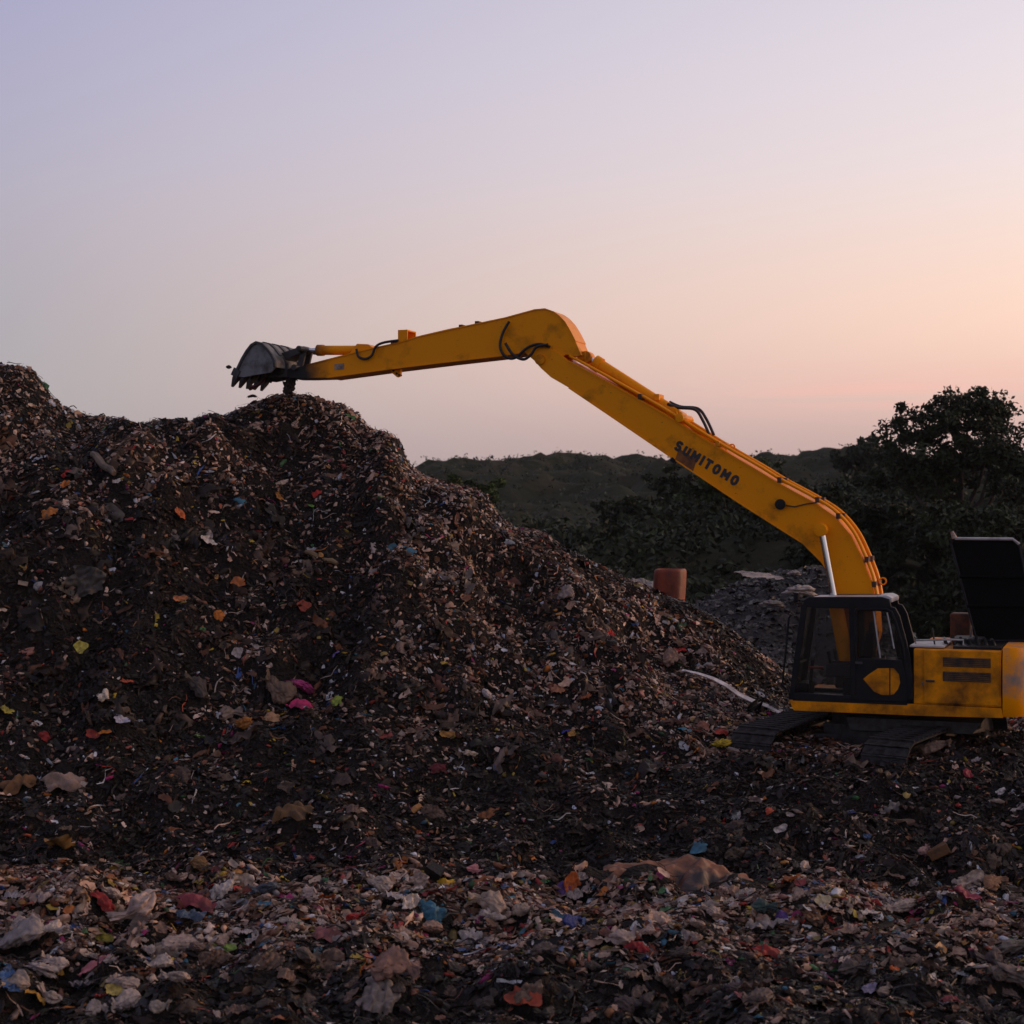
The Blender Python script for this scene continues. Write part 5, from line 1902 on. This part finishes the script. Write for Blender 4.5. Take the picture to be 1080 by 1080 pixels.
s4, f4 = sheets(24, 3, .5, 211, 3)
n_ = 12000
x_ = ra.uniform(3, 12, n_); y_ = ra.uniform(35.5, 44, n_)
pos = np.stack([x_, y_, h2(x_, y_) + .07], -1)
s_ = .06 + .22 * ra.random(n_) ** 2.2
GP = np.array([(.03, .027, .026), (.06, .055, .053), (.11, .10, .10), (.04, .032, .03), (.20, .185, .185), (.02, .018, .018)])
cols = np.array([.58, .55, .54]) * GP[ra.choice(6, n_, p=[.28, .22, .16, .2, .05, .09])]
Rm = rot_to(np.tile(np.array([[0, -.3, 1.]]) / np.linalg.norm([0, -.3, 1]), (n_, 1)), ra.uniform(0, 6.28, n_), None, ra.normal(0, .5, n_))
v, f, c = scatter(s4, f4, pos, Rm, np.stack([s_, s_ * .8, s_], -1), cols)
tag(obj('grey_heap_litter', np_mesh('grey_heap_litter', v, f, c), M_litter), 'loose grey litter on the heap behind the digger', 'litter', kind='stuff')
for (px, py, d_, sc3, kind, col, lab, nm, cat) in (
        (845, 622, 40.5, (.70, .5, .62), 'lump', (.38, .36, .36), 'large pale grey bundle on the heap behind the cab', 'rubbish_sack', 'rubbish sack'),
        (802, 605, 42.0, (1.35, .5, .35), 'film', (.46, .42, .41), 'long pale sheet lying on top of the grey heap', 'plastic_film', 'plastic film'),
        (838, 604, 42.0, (.3, .3, .25), 'lump', (.30, .28, .28), 'small pale sack right of the long sheet on the grey heap', 'rubbish_sack', 'rubbish sack'),
        (815, 636, 40.0, (.5, .4, .25), 'lump', (.15, .14, .14), 'dull grey sack below the large pale bundle', 'rubbish_sack', 'rubbish sack')):
    x_, z_ = from_px(px, py, d_)
    o = bpy.data.objects.new(nm, proto_mesh(kind, 1))
    COL.objects.link(o)
    o.material_slots[0].link = 'OBJECT'
    o.material_slots[0].material = item_mat(col)
    o.location = (x_, d_, z_)
    o.scale = sc3
    o.rotation_euler = (.2, .1, .2)
    tag(o, lab, cat)

# ------------------------------------------------------------------ hills and vegetation
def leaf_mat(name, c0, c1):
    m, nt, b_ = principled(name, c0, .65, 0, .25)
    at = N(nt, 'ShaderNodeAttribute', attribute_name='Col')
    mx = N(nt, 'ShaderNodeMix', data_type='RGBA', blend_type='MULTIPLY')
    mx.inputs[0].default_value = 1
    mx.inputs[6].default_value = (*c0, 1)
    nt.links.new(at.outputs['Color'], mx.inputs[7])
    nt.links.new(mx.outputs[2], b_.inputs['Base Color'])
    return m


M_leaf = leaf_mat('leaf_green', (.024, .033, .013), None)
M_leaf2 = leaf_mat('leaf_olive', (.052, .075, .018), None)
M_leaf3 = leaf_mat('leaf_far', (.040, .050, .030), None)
M_bark, nt_, b_ = principled('bark', (.05, .035, .025), .9)
noise_mix(nt_, b_, (.05, .036, .026), (.025, .018, .014), 9, .4, .6)
M_hill, nt_, b_ = principled('hill_scrub', (.05, .05, .028), .95, 0, .1)
noise_mix(nt_, b_, (.022, .028, .015), (.042, .038, .024), .16, .42, .68, 10)
bump(nt_, b_, .6, .8, .6)


def leaf_cloud(centres, radii, per, size, r, squash=.75):
    """leaf quads spread through clumps: verts, faces, colours"""
    n_ = len(centres) * per
    c_ = np.repeat(centres, per, 0)
    rd = np.repeat(radii, per)
    d = r.normal(0, 1, (n_, 3))
    d /= np.linalg.norm(d, axis=1, keepdims=True)
    d *= (r.random((n_, 1)) ** .45) * rd[:, None]
    d[:, 2] *= squash
    p = c_ + d
    nr = r.normal(0, 1, (n_, 3)) + np.array([0, 0, .7])
    nr /= np.linalg.norm(nr, axis=1, keepdims=True)
    Rm_ = rot_to(nr, r.uniform(0, 6.28, n_), None, np.zeros(n_))
    s_ = size * r.uniform(.6, 1.3, n_)
    base = np.array([[-.5, 0, 0], [0, -.28, .05], [.5, 0, -.06], [0, .28, .05]])
    V_ = np.einsum('nij,kj->nki', Rm_, base) * s_[:, None, None] + p[:, None, :]
    F_ = np.array([[0, 1, 2, 3]])[None] + (np.arange(n_) * 4)[:, None, None]
    C_ = np.repeat(np.repeat(r.uniform(.55, 1.35, (len(centres), 1)), per, 0) * r.uniform(.75, 1.25, (n_, 1)) * np.ones((1, 3)), 4, 0)
    return V_.reshape(-1, 3), F_.reshape(-1, 4), C_


def make_tree(name, label, loc, height, spread, crown_base, clumps, per, leaf, seed, mat, cat='tree', group=None, lean=0., flat=.55, lobes=None):
    """tapered trunk with limbs, crown of leaf clumps at the limb ends"""
    r = np.random.default_rng(seed)
    root = empty(name, loc)
    tag(root, label, cat, group)
    m = MB()
    tr = height * .035
    tp = [(0, 0, -.4)]
    for i in range(1, 6):
        t = i / 5
        tp.append((lean * t * t + r.normal(0, .02) * height * t, r.normal(0, .02) * height * t, crown_base * 1.1 * t))
    m.tube(tp, [tr * (1.25 - .6 * i / 5) for i in range(6)], 8)
    ends = []
    if lobes is None:
        lobes = [(r.uniform(-1, 1), r.uniform(-.8, .8), r.uniform(.35, 1.)) for _ in range(9)]
    for (lx, ly, lz) in lobes:
        e = Vector((lx * spread * .72 + lean, ly * spread * .72, crown_base + (height - crown_base) * lz * .86))
        b0 = Vector(tp[r.integers(3, 6)])
        mid = b0.lerp(e, .5) + Vector((r.normal(0, .05), r.normal(0, .05), -.06)) * height
        m.tube([b0, mid, e], [tr * .42, tr * .26, tr * .08], 6)
        ends.append(e)
        for _ in range(2):
            e2 = e + Vector((r.normal(0, .22), r.normal(0, .22), r.normal(.0, .08))) * spread
            m.tube([mid.lerp(e, .6), e2], [tr * .15, tr * .04], 5)
            ends.append(e2)
    m.build('trunk', M_bark, root, smooth=True)
    ends = np.array([e[:] for e in ends])
    ce = ends[r.integers(0, len(ends), clumps)] + r.normal(0, 1, (clumps, 3)) * np.array([.17, .17, .10 * flat / .55]) * spread
    ce[:, 2] = np.clip(ce[:, 2], crown_base * .75, height)
    rad = spread * r.uniform(.07, .17, clumps)
    v, f, c = leaf_cloud(ce, rad, per, leaf, r)
    obj('crown', np_mesh('crown', v, f, c, False), mat, root)
    return root


def hill_surface(pts, depth, back, front, seed, xr, step, rough):
    """long hill whose skyline passes through the given photo pixels at this depth"""
    xs = np.arange(xr[0], xr[1] + .01, step)
    ys = np.arange(depth - front, depth + back + .01, step)
    A, B = np.meshgrid(xs, ys)
    px_ = [from_px(px, py, depth) for px, py in pts]
    topz = np.interp(A, [q[0] for q in px_], [q[1] for q in px_])
    t = B - depth
    h = np.where(t < 0, (topz + 1.2) * (np.clip(1 + t / front, 0, 1) ** .75) - 1.2, topz - t * .12)
    amp = np.clip(np.abs(t) / 12, .15, 1)
    h = h + (fbm(A, B, 22, 3, seed) * 1.6 + np.abs(fbm(A, B, 9, 3, seed + 9)) * rough) * amp - .3
    h = h + (np.abs(fbm(A, B, 3.4, 2, seed + 21)) * .8 + fbm(A, B, 1.6, 1, seed + 25) * .25) * (step / 1.2)
    h = np.where(B <= ys[0] + .01, -1.6, h)
    idx = np.arange(h.size).reshape(h.shape)
    qf = np.stack([idx[:-1, :-1], idx[:-1, 1:], idx[1:, 1:], idx[1:, :-1]], -1).reshape(-1, 4)

    def look(x, y):
        i = np.clip(((x - xs[0]) / step + .5).astype(int), 0, len(xs) - 1)
        j = np.clip(((y - ys[0]) / step + .5).astype(int), 0, len(ys) - 1)
        return h[j, i]
    return np.stack([A, B, h], -1).reshape(-1, 3), qf, look


def scrub(name, label, look, xr, yr, n_, size, rad, per, seed, mat, pw=1.):
    r = np.random.default_rng(seed)
    x = r.uniform(*xr, n_)
    y = yr[0] + (yr[1] - yr[0]) * r.random(n_) ** pw
    z = look(x, y)
    dens = fbm(x, y, 14, 2, seed + 3)
    k_ = dens > -.7
    x, y, z = x[k_], y[k_], z[k_]
    ce = np.stack([x, y, z + rad * .15], -1)
    v, f, c = leaf_cloud(ce, rad * r.uniform(.4, 1.2, len(x)), per, size, r, .8)
    tag(obj(name, np_mesh(name, v, f, c, False), mat), label, 'scrub', kind='stuff')


# far ridge
far_pts = [(-800, 520), (100, 512), (380, 506), (455, 506), (480, 499), (510, 496), (560, 495), (600, 493), (640, 490), (690, 490), (720, 494), (760, 496), (800, 495),
           (830, 490), (860, 488), (900, 489), (940, 494), (1000, 500), (1200, 500), (2000, 505)]
v, f, lk_far = hill_surface(far_pts, 240., 40, 120, 301, (-110, 150), 1.2, 2.6)
tag(obj('far_hill', np_mesh('far_hill', v, f), M_hill), 'long scrub covered ridge on the horizon', 'hill', kind='structure')
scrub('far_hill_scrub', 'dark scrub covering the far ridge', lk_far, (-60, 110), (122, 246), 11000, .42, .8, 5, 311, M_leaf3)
# nearer slope, low in the middle and climbing to the right
mid_pts = [(-600, 600), (300, 590), (500, 580), (600, 575), (680, 566), (740, 556), (800, 548), (860, 530), (900, 518), (960, 512), (1080, 500), (1300, 480), (2200, 470)]
v, f, lk_mid = hill_surface(mid_pts, 100., 40, 42, 331, (-60, 110), 1.1, 1.3)
tag(obj('near_slope', np_mesh('near_slope', v, f), M_hill), 'overgrown slope climbing to the right behind the digger', 'slope', kind='structure')
scrub('near_slope_scrub', 'dense undergrowth covering the slope behind the digger', lk_mid, (-8, 42), (60, 103), 5600, .40, 1.2, 14, 341, M_leaf)

# trees on the right
make_tree('leafy_tree', 'large spreading tree on the right skyline above the digger', (18.3, 66, 1.2), 8.0, 3.8, 3.2, 250, 85, .21, 401, M_leaf,
          lobes=[(-.85, 0, .60), (-.5, .2, .82), (-.15, -.2, .98), (.2, .1, 1.0), (.55, 0, .90), (.85, .2, .68), (-.9, -.1, .40), (.4, -.4, .55), (0, .4, .6), (.95, -.3, .45), (-.5, -.4, .35)])
make_tree('leafy_tree', 'bushy green tree cut by the right edge of the frame', (23.0, 63, 1.2), 6.8, 3.4, 2.4, 200, 70, .22, 402, M_leaf)
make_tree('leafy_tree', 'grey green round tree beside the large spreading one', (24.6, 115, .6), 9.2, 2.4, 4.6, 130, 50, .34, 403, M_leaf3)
make_tree('leafy_tree', 'dark tree low behind the raised boom crook', (17.4, 78, 0.2), 3.9, 3.2, 1.2, 120, 60, .28, 404, M_leaf)
make_tree('leafy_tree', 'dense dark tree directly behind the open hood', (16.4, 55, -.3), 4.8, 3.4, 1.2, 170, 60, .24, 405, M_leaf)
make_tree('leafy_tree', 'dark green tree rising right of the open hood', (20.5, 57, 0.), 5.6, 3.2, 1.5, 170, 60, .24, 406, M_leaf)
make_tree('leafy_tree', 'small bright green tree top showing behind the heap ridge', (-2.1, 74, -.5), 6.6, 1.9, 3.2, 70, 60, .26, 407, M_leaf2)
for i, (px, d_, h_, sp_, lab, mt) in enumerate((
        (905, 58, 3.6, 2.4, 'dark bush rising above the cab at the boom foot', M_leaf),
        (1020, 54, 4.4, 2.6, 'tall dark bush filling the gap left of the open hood', M_leaf),
        (1075, 54, 4.8, 2.6, 'tall dark bush at the right edge behind the open hood', M_leaf),
        (885, 70, 2.2, 2.6, 'broad dark bush right of the boom crook', M_leaf),
        (935, 72, 2.4, 2.8, 'broad dark bush under the big tree at left', M_leaf),
        (990, 70, 3.4, 3.2, 'broad dark bush directly under the big tree', M_leaf),
        (1050, 68, 3.6, 3.2, 'broad dark bush under the big tree at right', M_leaf),
        (735, 92, 3.4, 2.6, 'rounded dark bush left of the green one in the hollow', M_leaf),
        (775, 88, 3.8, 2.4, 'green bush standing highest in the hollow under the boom', M_leaf2),
        (815, 84, 3.2, 2.4, 'dark bush right of the highest bush under the boom', M_leaf),
        (700, 96, 2.8, 2.4, 'low dark bush above the orange tank', M_leaf),
        (665, 98, 2.4, 2.2, 'low bush at the left end of the hollow', M_leaf),
        (850, 76, 2.8, 2.4, 'dark bush under the boom crook', M_leaf),
        (950, 60, 3.2, 2.2, 'dark bush behind the cab roof', M_leaf),
        (985, 62, 3.6, 2.2, 'dark bush between the cab and the open hood', M_leaf))):
    x_ = (px - 540) / FPX * d_
    z_ = float(lk_mid(np.array([x_]), np.array([d_]))[0])
    make_tree('bush', lab, (x_, d_, z_ - .2), h_, sp_, .5, 110, 55, .28, 500 + i, mt, 'bush', 'bushes in the hollow behind the heap', flat=.8)

# ------------------------------------------------------------------ haze
hz = MB().box((0, 1250, 24), (3400, 2560, 56))
o = hz.mesh('haze')
hm = bpy.data.materials.new('haze_air')
hm.use_nodes = True
nt_ = hm.node_tree
nt_.nodes.clear()
oo = N(nt_, 'ShaderNodeOutputMaterial')
pv = N(nt_, 'ShaderNodeVolumePrincipled')
pv.inputs['Color'].default_value = (.86, .84, .86, 1)
pv.inputs['Density'].default_value = .00012
pv.inputs['Anisotropy'].default_value = .0
nt_.links.new(pv.outputs[0], oo.inputs['Volume'])
tag(obj('haze', o, hm), 'thin evening haze over the whole place', 'haze', kind='stuff')
